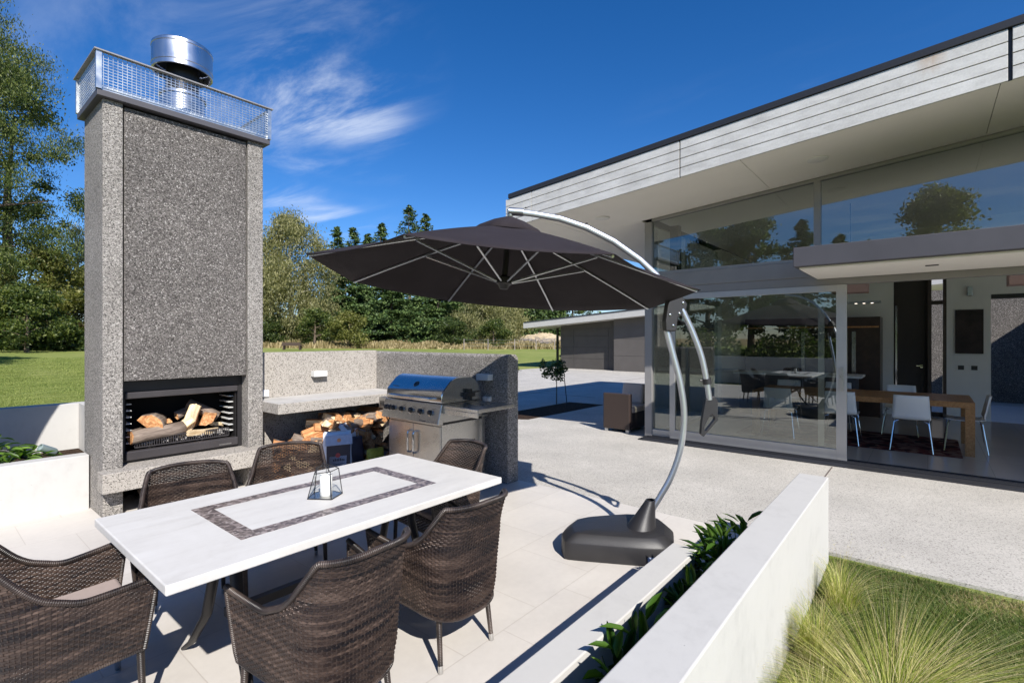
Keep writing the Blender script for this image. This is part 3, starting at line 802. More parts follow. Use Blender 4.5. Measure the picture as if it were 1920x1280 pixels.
# top flange ring, turned slightly outward
mb = MB()
x0, x1, y0, y1 = 1.085, 2.565, YF - .04, YK + .04
f_ = .035
for pts in (((x0 - f_, y0 - f_), (x1 + f_, y0 - f_), (x1, y0), (x0, y0)), ((x1 + f_, y0 - f_), (x1 + f_, y1 + f_), (x1, y1), (x1, y0)), ((x1 + f_, y1 + f_), (x0 - f_, y1 + f_), (x0, y1), (x1, y1)), ((x0 - f_, y1 + f_), (x0 - f_, y0 - f_), (x0, y0), (x0, y1))):
    mb.prism(pts, zm1 + .0005, zm1 + .012)
fpp(mb, 'crown_rim', M['frame_grey'])
# flue pipe and cowl
fx, fy = 1.86, 6.02
mb = MB(); mb.lathe([(.20, ZT + .04), (.20, 4.10), (.215, 4.10), (.215, 4.125), (.20, 4.13), (.17, 4.13), (.17, ZT + .04)], 48, (fx, fy, 0)); fpp(mb, 'flue_pipe', M['flue_steel'], smooth=True)
mb = MB(); mb.lathe([(.15, 4.1), (.15, 4.42)], 40, (fx, fy, 0)); fpp(mb, 'inner_pipe', M['black_steel'], smooth=True)
mb = MB(); mb.lathe([(.255, 4.36), (.265, 4.355), (.272, 4.36), (.272, 4.40), (.276, 4.405), (.272, 4.41), (.272, 4.585), (.276, 4.59), (.272, 4.595), (.272, 4.62), (.262, 4.63), (.255, 4.62), (.255, 4.36)], 64, (fx, fy, 0)); fpp(mb, 'cowl', M['flue_steel'], smooth=True)
mb = MB(); mb.lathe([(.001, 4.50), (.2, 4.49), (.252, 4.46)], 40, (fx, fy, 0)); fpp(mb, 'cowl_plate', M['black_steel'], smooth=True)
# fire insert
mb = MB()
yi = YF + .15
mb.box(1.272, 1.315, yi, yi + .02, .431, 1.199); mb.box(2.315, 2.360, yi, yi + .02, .431, 1.199)
mb.box(1.315, 2.315, yi + .001, yi + .02, 1.10, 1.199); mb.box(1.315, 2.315, yi + .001, yi + .02, .431, .455)
ins = fpp(mb, 'fire_insert', M['black_steel'])
mb = MB(); mb.box(1.315, 2.31, yi - .02, yi + .03, 1.035, 1.095); mb.box(1.315, 2.31, yi - .03, yi + .04, .456, .54); fpp(mb, 'insert_bar', M['insert_steel'], parent=ins, bevel=.008)
mb = MB(); mb.box(1.316, 1.33, yi + .02, 6.2, .46, 1.09); mb.box(2.296, 2.31, yi + .02, 6.2, .46, 1.09); mb.box(1.33, 2.296, 6.19, 6.2, .46, 1.09); mb.box(1.33, 2.296, yi + .04, 6.19, .46, .475)
fpp(mb, 'firebox', M['firebox_black'], parent=ins)
mb = MB(); mb.box(2.12, 2.24, yi - .032, yi - .0305, .475, .487); fpp(mb, 'maker_plate', M['stainless'], parent=ins)
# grate with upright bars at its front
g = MB()
g.box(1.40, 2.24, yi + .03, yi + .042, .555, .565); g.box(1.40, 2.24, yi + .03, yi + .042, .635, .645)
for k in range(43): g.box(1.40 + k * .02 - .003, 1.40 + k * .02 + .003, yi + .032, yi + .040, .565, .635)
for k in range(12): g.box(1.42 + k * .073, 1.43 + k * .073, yi + .042, 6.1, .548, .558)
gr = fpp(g, 'grate', M['insert_steel'], parent=ins)
g = MB(); ra = random.Random(12)
for k in range(260):
    g.obox((ra.uniform(1.42, 2.23), ra.uniform(yi + .05, 6.12), .575 + ra.uniform(0, .035)), ra.uniform(.01, .04), ra.uniform(.01, .03), ra.uniform(.008, .02), Matrix.Rotation(ra.uniform(0, 3), 3, 'Z') @ Matrix.Rotation(ra.uniform(-1, 1), 3, 'X'))
ash = fpp(g, 'ash', M['ash'], parent=ins)
# ladder racks on the right and left inner side
for side, x in ((1, 2.294), (-1, 1.332)):
    for k in range(7):
        g = MB(); g.box(min(x, x - side * .05), max(x, x - side * .05), yi + .06, yi + .30, .60 + k * .062, .608 + k * .062); fpp(g, 'rack_bar', M['socket_grey'], parent=ins)
pass

# split logs ------------------------------------------------------
def split_log(name, L, r_, kind, mats=('wood_fresh', 'wood_bark', 'wood_pale')):
    """wedge of a round: two flat split faces and a curved bark side; length along local x"""
    mb = MB(); rr = random.Random(hash(name + str(kind) + str(L)) % 9999 if False else int(L * 1e4 + r_ * 1e3 + kind))
    ang = {0: 100, 1: 75, 2: 140, 3: 330}[kind]
    n = 7; prof = [(0, 0)] if kind != 3 else []
    for k in range(n + 1):
        a = R(-ang / 2 + ang * k / n) + PI / 2
        q = r_ * (1 + rr.uniform(-.07, .07)); prof.append((q * math.cos(a), q * math.sin(a)))
    m = len(prof); cy = sum(p[0] for p in prof) / m; cz = sum(p[1] for p in prof) / m
    vs = []; segs = 4
    for s in range(segs + 1):
        x = -L / 2 + L * s / segs
        sc = 1 + rr.uniform(-.05, .05); ox, oy = rr.uniform(-.004, .004), rr.uniform(-.004, .004)
        for (a, b) in prof: vs.append((x + (rr.uniform(-.008, .008) if s in (0, segs) else 0), (a - cy) * sc + ox, (b - cz) * sc + oy))
    fs = [tuple(range(m - 1, -1, -1)), tuple(segs * m + k for k in range(m))]
    mi = [0, 0]
    for s in range(segs):
        for k in range(m):
            k2 = (k + 1) % m
            fs.append((s * m + k, s * m + k2, (s + 1) * m + k2, (s + 1) * m + k))
            mi.append(0 if (kind != 3 and (k == 0 or k2 == 0)) else 1)
    mb.add(vs, fs)
    o = mb.build(name, M[mats[0]]); o.data.materials.append(M[mats[1]])
    for p, i in zip(o.data.polygons, mi): p.material_index = i
    o.data.polygons.foreach_set('use_smooth', [i == 1 for i in mi])
    return o
fire_logs = [
    (0.22, .130, 2, ('wood_fresh', 'wood_bark'), (1.60, 5.97, .80), (25, 0, 62), 'orange half round log resting on top of the fire logs'),
    (0.46, .072, 3, ('wood_fresh', 'wood_bark'), (1.60, 5.88, .665), (0, -4, 6), 'grey bark round log lying along the fire grate'),
    (0.36, .10, 1, ('wood_pale', 'wood_pale'), (1.885, 5.91, .745), (85, -68, 12), 'pale split log leaning upright in the middle of the grate'),
    (0.30, .095, 1, ('wood_pale', 'wood_pale'), (1.79, 5.92, .685), (40, -38, -15), 'pale wedge log tucked below the upright one'),
    (0.32, .055, 3, ('wood_fresh', 'wood_bark'), (2.06, 6.05, .83), (0, 30, -20), 'thin bark covered log slanting at the back of the fire'),
    (0.24, .115, 0, ('wood_fresh', 'wood_bark'), (2.08, 5.93, .735), (150, 0, 66), 'orange split log with bark at the right of the grate'),
    (0.28, .085, 0, ('wood_pale', 'wood_bark'), (1.98, 6.03, .73), (80, 5, 60), 'pale log behind the upright one in the fireplace'),
    (0.30, .06, 1, ('wood_pale', 'wood_pale'), (1.99, 5.86, .645), (-20, 3, 12), 'pale kindling piece low against the grate bars'),
    (0.24, .05, 1, ('wood_fresh', 'wood_bark'), (1.74, 6.06, .75), (50, 10, 80), 'small split stick behind the orange half round log'),
    (0.22, .045, 0, ('wood_pale', 'wood_bark'), (2.17, 6.0, .66), (200, 12, 40), 'small pale split piece at the right end of the grate'),
    (0.26, .05, 2, ('wood_fresh', 'wood_bark'), (1.93, 6.08, .84), (70, -20, 15), 'short orange stick on top at the back of the fire'),
    (0.28, .055, 0, ('wood_bark', 'wood_bark'), (1.46, 6.0, .70), (10, 3, 60), 'grey weathered log end at the left of the fireplace')]
for (L, r_, k, mt, loc, rot, lab) in fire_logs:
    o = split_log('firewood_log', L, r_, k, mt); o.location = loc; o.rotation_euler = tuple(R(a) for a in rot); setp(o, lab, 'firewood', 'logs in the fireplace')

# dry wood stored in the dark slot below the hearth
for i in range(9):
    o = split_log('firewood_log', .5 + .03 * (i % 3), .055, (0, 1, 3)[i % 3], ('wood_bark', 'wood_bark')); o.location = (1.50 + .12 * (i % 5), 5.95, .05 + .09 * (i // 5)); o.rotation_euler = (rnd.uniform(-1, 1), 0, R(90 + rnd.uniform(-8, 8)))
    setp(o, 'dim log stored in the slot below the hearth', 'firewood', 'logs below the hearth')

# ================================================================= BENCH WALL + SIDE WALL
YW = 5.97; XS = 4.235
bw = empty('bench_wall', (3.3, YW, 0), 0, 'beige aggregate back wall with a thick shelf over the wood store', 'wall')
def bp(mb, name, mat, **kw):
    mb.v = [(x - 3.3, y - YW, z) for x, y, z in mb.v]; return mb.build(name, mat, bw, **kw)
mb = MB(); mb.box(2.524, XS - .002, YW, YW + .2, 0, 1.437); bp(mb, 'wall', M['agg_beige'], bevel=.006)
mb = MB(); mb.box(2.524, XS - .004, 5.30, YW - .001, .795, .905); bp(mb, 'shelf', M['agg_beige'], bevel=.005)
mb = MB(); mb.box(2.53, XS - .01, 5.305, YW - .006, .9055, .9075); bp(mb, 'shelf_top', M['concrete_shelf'])
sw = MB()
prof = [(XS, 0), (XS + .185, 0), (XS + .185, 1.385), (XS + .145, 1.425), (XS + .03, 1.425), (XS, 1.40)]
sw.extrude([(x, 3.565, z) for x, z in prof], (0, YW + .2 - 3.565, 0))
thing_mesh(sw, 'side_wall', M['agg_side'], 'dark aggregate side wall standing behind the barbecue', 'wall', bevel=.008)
# lamps and sockets on the walls
wl = empty('wall_light', (3.34, YW, 1.16), 0, 'pale box wall light on the beige aggregate wall', 'wall light', 'box wall lights')
mb = MB(); mb.box(-.09, .09, -.09, -.001, -.035, .035); mb.build('housing', M['socket_grey'], wl, bevel=.004)
mb = MB(); mb.box(-.075, .075, -.075, -.015, -.038, -.0352); mb.build('lens', M['black_steel'], wl)
w2 = copy_tree(wl); w2.location = (XS, 3.87, 1.165); w2.rotation_euler = (0, 0, R(-90)); setp(w2, 'small box wall light on the shaded dark side wall', 'wall light', 'box wall lights')
def socket(loc, rz, lab, mat):
    s = empty('power_socket', loc, rz, lab, 'socket')
    mb = MB(); mb.box(-.06, .06, -.03, -.001, -.04, .04); mb.build('box', M[mat], s, bevel=.004)
    for x in (-.028, .028):
        mb = MB(); mb.box(x - .02, x + .02, -.036, -.0305, -.028, .028); mb.build('cover', M['wall_white'], s, bevel=.002)
socket((XS, 3.86, .905), R(-90), 'pale double power socket on the dark side wall', 'socket_grey')
socket((2.66, YW, .965), 0, 'white power socket above the shelf beside the chimney', 'socket_white')

# wood store pile (split logs) ------------------------------------
protos = []
for i, (L, r_, k, mt) in enumerate([(.36, .085, 0, ('wood_fresh', 'wood_bark')), (.34, .075, 1, ('wood_fresh', 'wood_fresh')), (.38, .09, 2, ('wood_fresh', 'wood_bark')),
                                     (.33, .07, 1, ('wood_pale', 'wood_fresh')), (.36, .06, 3, ('wood_fresh', 'wood_bark')), (.30, .08, 0, ('wood_pale', 'wood_bark'))]):
    protos.append(split_log('firewood_log', L, r_, k, mt))
npile = 0
def place_log(x, y, z, rot):
    global npile
    p = protos[npile % 6] if npile < 6 else protos[rnd.randrange(6)].copy()
    if npile >= 6: COL.objects.link(p)
    p.location = (x, y, z); p.rotation_euler = rot
    setp(p, 'split firewood piece in the pile under the aggregate shelf', 'firewood', 'firewood pile under the shelf'); npile += 1
def stackrow(xa, xb, z, y):
    x = xa
    while x < xb:
        place_log(x + rnd.uniform(-.02, .02), y + rnd.uniform(-.035, .035), z + rnd.uniform(-.015, .02), (rnd.uniform(0, 6.28), rnd.uniform(-.15, .15), R(90) + rnd.uniform(-.4, .4)))
        x += .12
for z, xa in ((.07, 2.62), (.18, 2.62), (.29, 2.64), (.385, 2.72), (.47, 3.0), (.56, 3.12), (.64, 3.3)): stackrow(xa, 3.98, z, 5.56 + .04 * (z > .4))
for k in range(22): place_log(3.04 + rnd.uniform(-.08, .82), 5.47 + rnd.uniform(-.06, .06), .55 + rnd.uniform(-.10, .10), (rnd.uniform(0, 6.28), rnd.uniform(-.5, .5), rnd.uniform(0, 3.14)))
for k in range(14): place_log(2.66 + k * .055, 5.42 + rnd.uniform(-.05, .05), .40 + rnd.uniform(-.04, .045), (rnd.uniform(0, 6.28), rnd.uniform(-.4, .4), rnd.uniform(0, 3.14)))
# bags ------------------------------------------------------------
def bag(name, loc, rz, w, h, dpt, mat, seed, lab, cat='bag', grp=None):
    rr = random.Random(seed); e = empty(name, loc, rz, lab, cat, grp)
    mb = MB(); nz, na = 12, 28; V = []
    for j in range(nz + 1):
        t = j / nz; sx = w / 2 * (1 - .08 * abs(t - .4)); sy = dpt / 2 * (1 if t < .6 else max(.08, 1 - (t - .6) / .4 * .95))
        if j == 0: sx *= .93; sy *= .85
        for k in range(na):
            a = 2 * PI * k / na; ca, sa = math.cos(a), math.sin(a)
            px = sx * math.copysign(abs(ca) ** .45, ca); py = sy * math.copysign(abs(sa) ** .6, sa)
            wob = .006 * math.sin(a * 5 + t * 9 + seed) + rr.uniform(-.003, .003)
            V.append((px + wob, py + wob, h * t + .01 * math.sin(a * 2 + seed) * t))
    F = [(j * na + k, j * na + (k + 1) % na, (j + 1) * na + (k + 1) % na, (j + 1) * na + k) for j in range(nz) for k in range(na)]
    F.append(tuple(range(na - 1, -1, -1))); F.append(tuple(nz * na + k for k in range(na)))
    mb.add(V, F); mb.build('sack', M[mat], e, smooth=True, auto=False)
    return e
b1 = bag('charcoal_bag', (3.13, 5.16, 0), R(-22), .31, .55, .17, 'bag_white', 1, 'white and navy charcoal bag with folded top in front of the woodpile')
mb = MB(); mb.box(-.13, .125, -.092, -.087, .02, .42); mb.build('front_print', M['bag_navy'], b1, bevel=.004)
mb = MB(); mb.hexa([(-.095, -.092, .03), (.075, -.092, .03), (.075, -.0885, .03), (-.095, -.0885, .03), (-.10, -.092, .29), (.085, -.092, .29), (.085, -.0885, .29), (-.10, -.0885, .29)]); mb.build('front_panel', M['bag_panel'], b1)
mb = MB()
for k, (x0, x1) in enumerate(((-.06, .05), (-.07, .06), (-.05, .055), (-.075, .06), (-.06, .04))): mb.box(x0, x1, -.0945, -.0925, .20 - k * .03, .206 - k * .03)
rr = random.Random(3); x = -.06
while x < .05:
    mb.box(x, x + .012, -.0945, -.0925, .235, .235 + rr.uniform(.02, .035)); x += .018
mb.build('print_lines', M['print_dark'], b1)
mb = MB(); mb.lathe([(.001, 0), (.026, 0)], 16, (-.01, -.0935, .30), m=Matrix.Rotation(R(90), 3, 'X')); mb.build('print_badge', M['print_red'], b1)
mb = MB(); mb.obox((-.0, -.10, .47), .29, .012, .11, Matrix.Rotation(R(-8), 3, 'X')); fl = mb.build('folded_top', M['bag_panel'], b1, bevel=.004)
mb = MB(); mb.lathe([(.001, 0), (.022, 0)], 16, (.0, -.108, .47), m=Matrix.Rotation(R(82), 3, 'X')); mb.build('print_badge', M['print_orange'], b1)
b2 = bag('charcoal_bag', (3.37, 5.22, 0), R(-8), .24, .44, .16, 'bag_navy', 4, 'dark navy bag standing right of the white charcoal bag')
b3 = bag('crumpled_sack', (3.40, 5.40, .33), R(25), .30, .26, .2, 'bag_white', 8, 'crumpled pale sack lying on the logs behind the bags')
b4 = bag('kindling_bag', (3.56, 5.05, 0), R(-10), .22, .30, .12, 'bag_yellow', 12, 'yellow and black bag low beside the barbecue')
mb = MB()
rr = random.Random(5)
for k in range(7): mb.box(-.08 + k * .022, -.08 + k * .022 + .012, -.078, -.074, .16, .16 + rr.uniform(.02, .05))
mb.build('print_lines', M['print_dark'], b4)

# ================================================================= BARBECUE
bq = empty('barbecue', (3.42, 4.245, 0), 0, 'stainless steel hooded gas barbecue with black knobs and double door cabinet', 'barbecue')
def q(mb, name, mat, parent=None, **kw): return mb.build(name, M[mat], parent or bq, **kw)
HW = .455
mb = MB(); mb.box(.07, .66, -HW + .03, HW - .03, .08, .72); q(mb, 'cabinet', 'stainless', bevel=.004)
for s in (-1, 1):
    mb = MB(); mb.box(.052, .069, min(s * .003, s * (HW - .035)), max(s * .003, s * (HW - .035)), .10, .70); dr_ = q(mb, 'door', 'stainless', bevel=.003)
    mb = MB(); yh = s * .045; mb.tube([(.052, yh, .62), (.02, yh, .615), (.012, yh, .59), (.012, yh, .42), (.02, yh, .395), (.052, yh, .39)], .011, 10); q(mb, 'handle', 'stainless_bright', dr_, smooth=True)
mb = MB(); mb.box(.05, .66, -HW + .02, HW - .02, .721, .745); q(mb, 'drip_rail', 'black_steel')
# body tub behind the control panel
mb = MB(); mb.box(.06, .64, -HW, HW, .746, .93); q(mb, 'tub', 'stainless', bevel=.006)
# slanted control panel
mb = MB(); mb.extrude([(-.02, -HW - .012, .735), (.055, -HW - .012, .728), (.058, -HW - .012, .935), (.035, -HW - .012, .935)], (0, 2 * HW + .024, 0)); pn = q(mb, 'control_panel', 'stainless', bevel=.006)
ax = Vector((-.2, 0, .055)).normalized()   # outward normal approx
nrm = Vector((-.964, 0, .265)); 
rotm = Vector((0, 0, 1)).rotation_difference(nrm).to_matrix()
for y in (.40, .34, .28, .135, -.02, -.175, -.33):
    zc = .845; xc = .0075 - .0
    mb = MB(); mb.lathe([(.001, .034), (.018, .033), (.024, .028), (.027, .006), (.030, .0)], 20, (xc, y, zc), m=rotm); kn = q(mb, 'knob', 'black_plastic', pn, smooth=True)
    mb = MB(); mb.lathe([(.030, -.002), (.036, .001), (.036, .004), (.030, .005)], 24, (xc, y, zc), m=rotm); q(mb, 'knob_ring', 'stainless_bright', pn, smooth=True)
mb = MB()
for y in (.10, -.055, -.21, -.365): mb.obox((.012, y - .0, .885), .002, .05, .008, rotm); 
q(mb, 'panel_marking', 'print_dark', pn)
mb = MB(); mb.box(-.0185, -.0155, -.28, -.18, .752, .760); q(mb, 'panel_marking', 'print_dark', pn)
# hood: rounded front profile
hp_ = [(.06, .935), (.045, .95), (.045, 1.02), (.06, 1.06), (.17, 1.165), (.22, 1.19), (.27, 1.20), (.47, 1.195), (.53, 1.17), (.60, 1.09), (.63, 1.0), (.63, .935)]
mb = MB(); mb.extrude([(x, -HW, z) for x, z in hp_], (0, 2 * HW, 0)); hd_ = q(mb, 'hood', 'stainless_bright', smooth=True, bevel=.008)
mb = MB(); mb.tube([(.045, HW - .10, .985), (.0, HW - .10, .985), (-.005, HW - .12, .985), (-.005, -HW + .16, .985), (.0, -HW + .14, .985), (.045, -HW + .14, .985)], .012, 10); q(mb, 'hood_handle', 'stainless_bright', hd_, smooth=True)
mb = MB(); rm2 = Vector((0, 0, 1)).rotation_difference(Vector((-.69, 0, .72))).to_matrix()
mb.lathe([(.018, .004), (.030, .008), (.036, .003)], 24, (.115, .02, 1.112), m=rm2); mb.lathe([(.001, .003), (.012, .004)], 12, (.115, .02, 1.112), m=rm2); q(mb, 'thermometer', 'black_steel', hd_, smooth=True)
mb = MB(); 
for k in range(6): mb.obox((.078, .37 - k * .017, 1.077), .004, .011, .011 + .004 * (k % 2), rm2)
q(mb, 'hood_marking', 'print_dark', hd_)
# rotisserie bracket on the right side
mb = MB(); mb.box(.36, .48, -HW - .055, -HW - .001, .985, 1.03); mb.box(.39, .44, -HW - .05, -HW - .001, .95, 1.07); mb.box(.50, .60, -HW - .012, -HW - .001, 1.02, 1.035); q(mb, 'motor_bracket', 'black_steel', bevel=.004)
# side shelves
mb = MB(); mb.box(.05, .60, -HW - .50, -HW - .015, .89, .925); mb.box(.05, .062, -HW - .50, -HW - .015, .84, .89); q(mb, 'side_shelf', 'stainless', bevel=.004)
mb = MB(); mb.box(.10, .60, HW + .015, HW + .22, .87, .925); mb.box(.098, .10, HW + .015, HW + .22, .80, .90); 
q(mb, 'side_shelf', 'stainless', bevel=.004)
mb = MB()
for k in range(6): mb.box(.094, .0975, HW + .05 + k * .026, HW + .058 + k * .026, .83, .885)
q(mb, 'shelf_slots', 'black_steel')
mb = MB()
for k in range(14): mb.box(.26 + k * .022, .27 + k * .022, -HW + .0275, -HW + .0295, .50, .512)
q(mb, 'cabinet_vent', 'black_steel')
for x in (.12, .60):
    for y in (-.38, .38):
        mb = MB(); mb.lathe([(.001, 0), (.03, .0), (.03, .06), (.001, .06)], 12, (x, y, .0)); q(mb, 'caster', 'black_rubber')
mb = MB(); mb.box(.655, .70, -HW + .01, -HW + .03, .08, .76); mb.box(.64, .72, -HW - .02, -HW + .03, .745, .765); q(mb, 'rear_upright', 'stainless')
mb = MB(); mb.tube([(.10, HW + .02, .80), (.09, HW + .06, .70), (.14, HW + .05, .62), (.22, HW + .02, .55)], .008, 8); q(mb, 'gas_hose', 'black_rubber', smooth=True)

# ================================================================= LEFT PLANTER
pl_ = MB(); pl_.box(-6, 1.112, 6.10, 6.26, -.02, .508); thing_mesh(pl_, 'planter_wall', M['concrete_white'], 'low white concrete planter wall left of the chimney', 'wall', bevel=.006)
pl_ = MB(); pl_.box(-8, 1.43, 8.40, 8.58, -.02, .775); pl_.box(1.43, 1.59, 6.37, 8.58, -.02, .775)
thing_mesh(pl_, 'planter_wall', M['concrete_white'], 'pale concrete wall at the back of the left planter, partly shaded', 'wall', bevel=.006)
mb = MB(); mb.box(-6, 1.42, 6.27, 8.39, -.01, .20); setp(mb.build('planter_soil', M['soil']), 'dark soil inside the left planter', 'soil', kind='structure')

def leafy(center, n, size, spread, hgt, mat, parent, name='leaves', up=.4, width=.42, seed=0):
    """broad leaves, each a folded 4-quad blade"""
    g_ = np.random.default_rng(seed); Q = []
    for i in range(n):
        a = g_.uniform(0, 2 * PI); r_ = spread * math.sqrt(g_.uniform(0, 1)); x, y = r_ * math.cos(a), r_ * math.sin(a)
        z = g_.uniform(.15, 1) * hgt * (1 - .45 * (r_ / spread))
        d = Vector((math.cos(a) + g_.uniform(-.7, .7), math.sin(a) + g_.uniform(-.7, .7), up * g_.uniform(-.4, 1.6))).normalized()
        s = Vector((-d.y, d.x, g_.uniform(-.3, .3))).normalized(); nn = d.cross(s); L = size * g_.uniform(.65, 1.2); w = L * width / 2
        p = Vector((x, y, z)) + Vector(center)
        P = lambda t, o, dr: p + d * (L * t) + s * (w * o) + nn * (-.18 * L * t * t * 1.2 + abs(o) * .10 * L)
        c0, c1, c2, c3 = P(0, 0, 0), P(.35, 0, 0), P(.7, 0, 0), P(1, 0, 0)
        for sg in (-1, 1):
            Q.append([c0, c1, P(.35, sg * .85, 0), P(.12, sg * .4, 0)]); Q.append([c1, c2, P(.68, sg * .75, 0), P(.35, sg * .85, 0)]); Q.append([c2, c3, c3, P(.68, sg * .75, 0)])
    Q = np.array([[tuple(v) for v in f] for f in Q])
    # each leaf becomes one island by merging doubles
    o = np_quads(name, Q, M[mat], parent)
    bm = bmesh.new(); bm.from_mesh(o.data); bmesh.ops.remove_doubles(bm, verts=bm.verts, dist=1e-5); bm.to_mesh(o.data); bm.free()
    o.data.polygons.foreach_set('use_smooth', [True] * len(o.data.polygons)); o.data.update()
    return o
def plant(name, loc, n, size, spread, hgt, mat, lab, cat='plant', grp=None, seed=0, **kw):
    e = empty(name, loc, 0, lab, cat, grp)
    leafy((0, 0, 0), n, size, spread, hgt, mat, e, seed=seed, **kw)
    mb = MB(); g_ = random.Random(seed)
    for k in range(max(3, n // 12)):
        a = g_.uniform(0, 6.28); r_ = spread * g_.uniform(.2, .8); mb.tube([(0.01 * math.cos(a), .01 * math.sin(a), 0), (r_ * .5 * math.cos(a), r_ * .5 * math.sin(a), hgt * .45), (r_ * math.cos(a), r_ * math.sin(a), hgt * .75)], [.006, .004, .002], 5)
    mb.build('stems', M['leaf_dark'], e)
    return e
plant('broadleaf_plant', (.50, 6.60, .2), 300, .15, .36, .54, 'leaf_fresh', 'leafy green plant at the left edge of the planter', seed=2)
plant('broadleaf_plant', (-.25, 6.8, .2), 200, .16, .5, .50, 'leaf_fresh', 'green plant mostly cut by the left picture border', seed=3)
plant('broadleaf_plant', (.98, 6.9, .2), 10, .10, .12, .14, 'leaf_copper', 'small wilted brown seedling in the planter corner', seed=4)
# garden spot light in the planter and black hose
gl = empty('garden_spotlight', (.93, 6.55, .2), R(200), 'grey green garden spotlight on a spike in the left planter', 'garden light')
mb = MB(); mt = Matrix.Rotation(R(60), 3, 'Y'); mb.lathe([(.001, -.07), (.032, -.065), (.036, -.05), (.036, .075), (.030, .078), (.028, .06), (.001, .058)], 24, (.05, 0, .33), m=mt); mb.build('lamp_head', M['garden_light_green'], gl, smooth=True)
mb = MB(); mb.lathe([(.001, 0), (.022, 0), (.022, .12), (.03, .125), (.03, .2), (.001, .2)], 16, (0, 0, .04)); mb.tube([(0, 0, .23), (.02, 0, .28), (.05, 0, .32)], .01, 8); mb.build('mount', M['garden_light_green'], gl, smooth=True)
mb = MB(); mb.tube([(-1.4, 7.3, .52), (-.6, 6.95, .60), (.1, 6.75, .63), (.6, 6.62, .56), (.85, 6.5, .40), (.9, 6.45, .22)], .014, 10)
thing_mesh(mb, 'garden_hose', M['black_rubber'], 'black hose arching over the plants in the left planter', 'hose', smooth=True)

# ================================================================= FOREGROUND PLANTER
mb = MB(); mb.box(-3, 4.26, .552, .741, -.05, .60); thing_mesh(mb, 'garden_wall', M['concrete_white'], 'long white concrete garden wall in the right foreground', 'wall', bevel=.006)
mb = MB(); mb.box(-3, 3.06, 1.072, 1.226, -.03, .33); thing_mesh(mb, 'planter_kerb', M['concrete_white'], 'low white concrete kerb beside the narrow foreground planter', 'kerb', bevel=.006)
mb = MB(); mb.prism([(-3, .742), (4.2, .742), (4.2, 1.0), (3.07, 1.05), (3.07, 1.071), (-3, 1.071)], -.02, .05); setp(mb.build('planter_soil', M['soil']), 'dark soil in the narrow foreground planter', 'soil', kind='structure')
fp_pl = [((3.42, .92, .05), 120, .13, .20, .42, 'glossy leaved shrub past the end of the planter kerb', 21), ((3.08, .93, .05), 120, .13, .16, .44, 'dense glossy leaved plant at the kerb end', 22), ((2.75, .92, .05), 70, .12, .13, .36, 'glossy leaved plant just short of the kerb end', 27),
         ((2.58, .94, .05), 50, .12, .11, .34, 'leafy plant between the kerb end shrubs and the shaded gap', 28),
         ((2.30, .93, .05), 30, .12, .10, .22, 'low dark plant in the shade between the kerb and wall', 23), ((2.05, .95, .05), 34, .14, .11, .40, 'bright leaved seedling casting a shadow on the kerb', 24),
         ((1.83, .95, .05), 32, .14, .10, .38, 'small green plant with one raised leaf by the kerb', 25), ((1.50, .94, .05), 24, .15, .10, .26, 'broad leaved plant nearest the camera in the planter', 26)]
for loc, n, s, sp, h, lab, sd in fp_pl: plant('planter_plant', loc, n, s, sp, h, 'leaf_glossy', lab, 'plant', 'plants in the narrow planter', seed=sd, up=.9, width=.36)

# ================================================================= OUTDOOR TABLE
tb = empty('stone_table', (1.457, 2.528, 0), 0, 'long white stone outdoor table with a dark mosaic border', 'table')
TL, TW = 1.77 / 2, 1.02 / 2
mb = MB(); mb.box(-TL, TL, -TW, TW, .712, .75); mb.build('tabletop', M['table_stone'], tb, bevel=.006, seg=3)
bo = MB(); ox0, ox1, oy0, oy1 = -.55, .545, -.292, .295; wd = .078
z0, z1 = .7502, .7512
bo.prism([(ox0, oy0), (ox1, oy0), (ox1 - wd, oy0 + wd), (ox0 + wd, oy0 + wd)], z0, z1); bo.prism([(ox1, oy0), (ox1, oy1), (ox1 - wd, oy1 - wd), (ox1 - wd, oy0 + wd)], z0, z1)
bo.prism([(ox1, oy1), (ox0, oy1), (ox0 + wd, oy1 - wd), (ox1 - wd, oy1 - wd)], z0, z1); bo.prism([(ox0, oy1), (ox0, oy0), (ox0 + wd, oy0 + wd), (ox0 + wd, oy1 - wd)], z0, z1)
bo.build('mosaic_border', M['mosaic_border'], tb)
mb = MB(); mb.box(-TL + .12, TL - .12, -TW + .12, TW - .12, .672, .711); mb.build('frame', M['black_steel'], tb)
for sx in (-1, 1):     # curved black trestle legs
    for sy in (-1, 1):
        mb = MB(); mb.tube([(sx * .50, sy * .10, .69), (sx * .50, sy * .12, .50), (sx * .51, sy * .20, .25), (sx * .53, sy * .34, .07), (sx * .54, sy * .42, .012)], [.03, .028, .026, .022, .016], 10, sy=.6); mb.build('leg', M['black_steel'], tb, smooth=True)
mb = MB(); mb.box(-.5, .5, -.02, .02, .30, .34); mb.build('stretcher', M['black_steel'], tb)

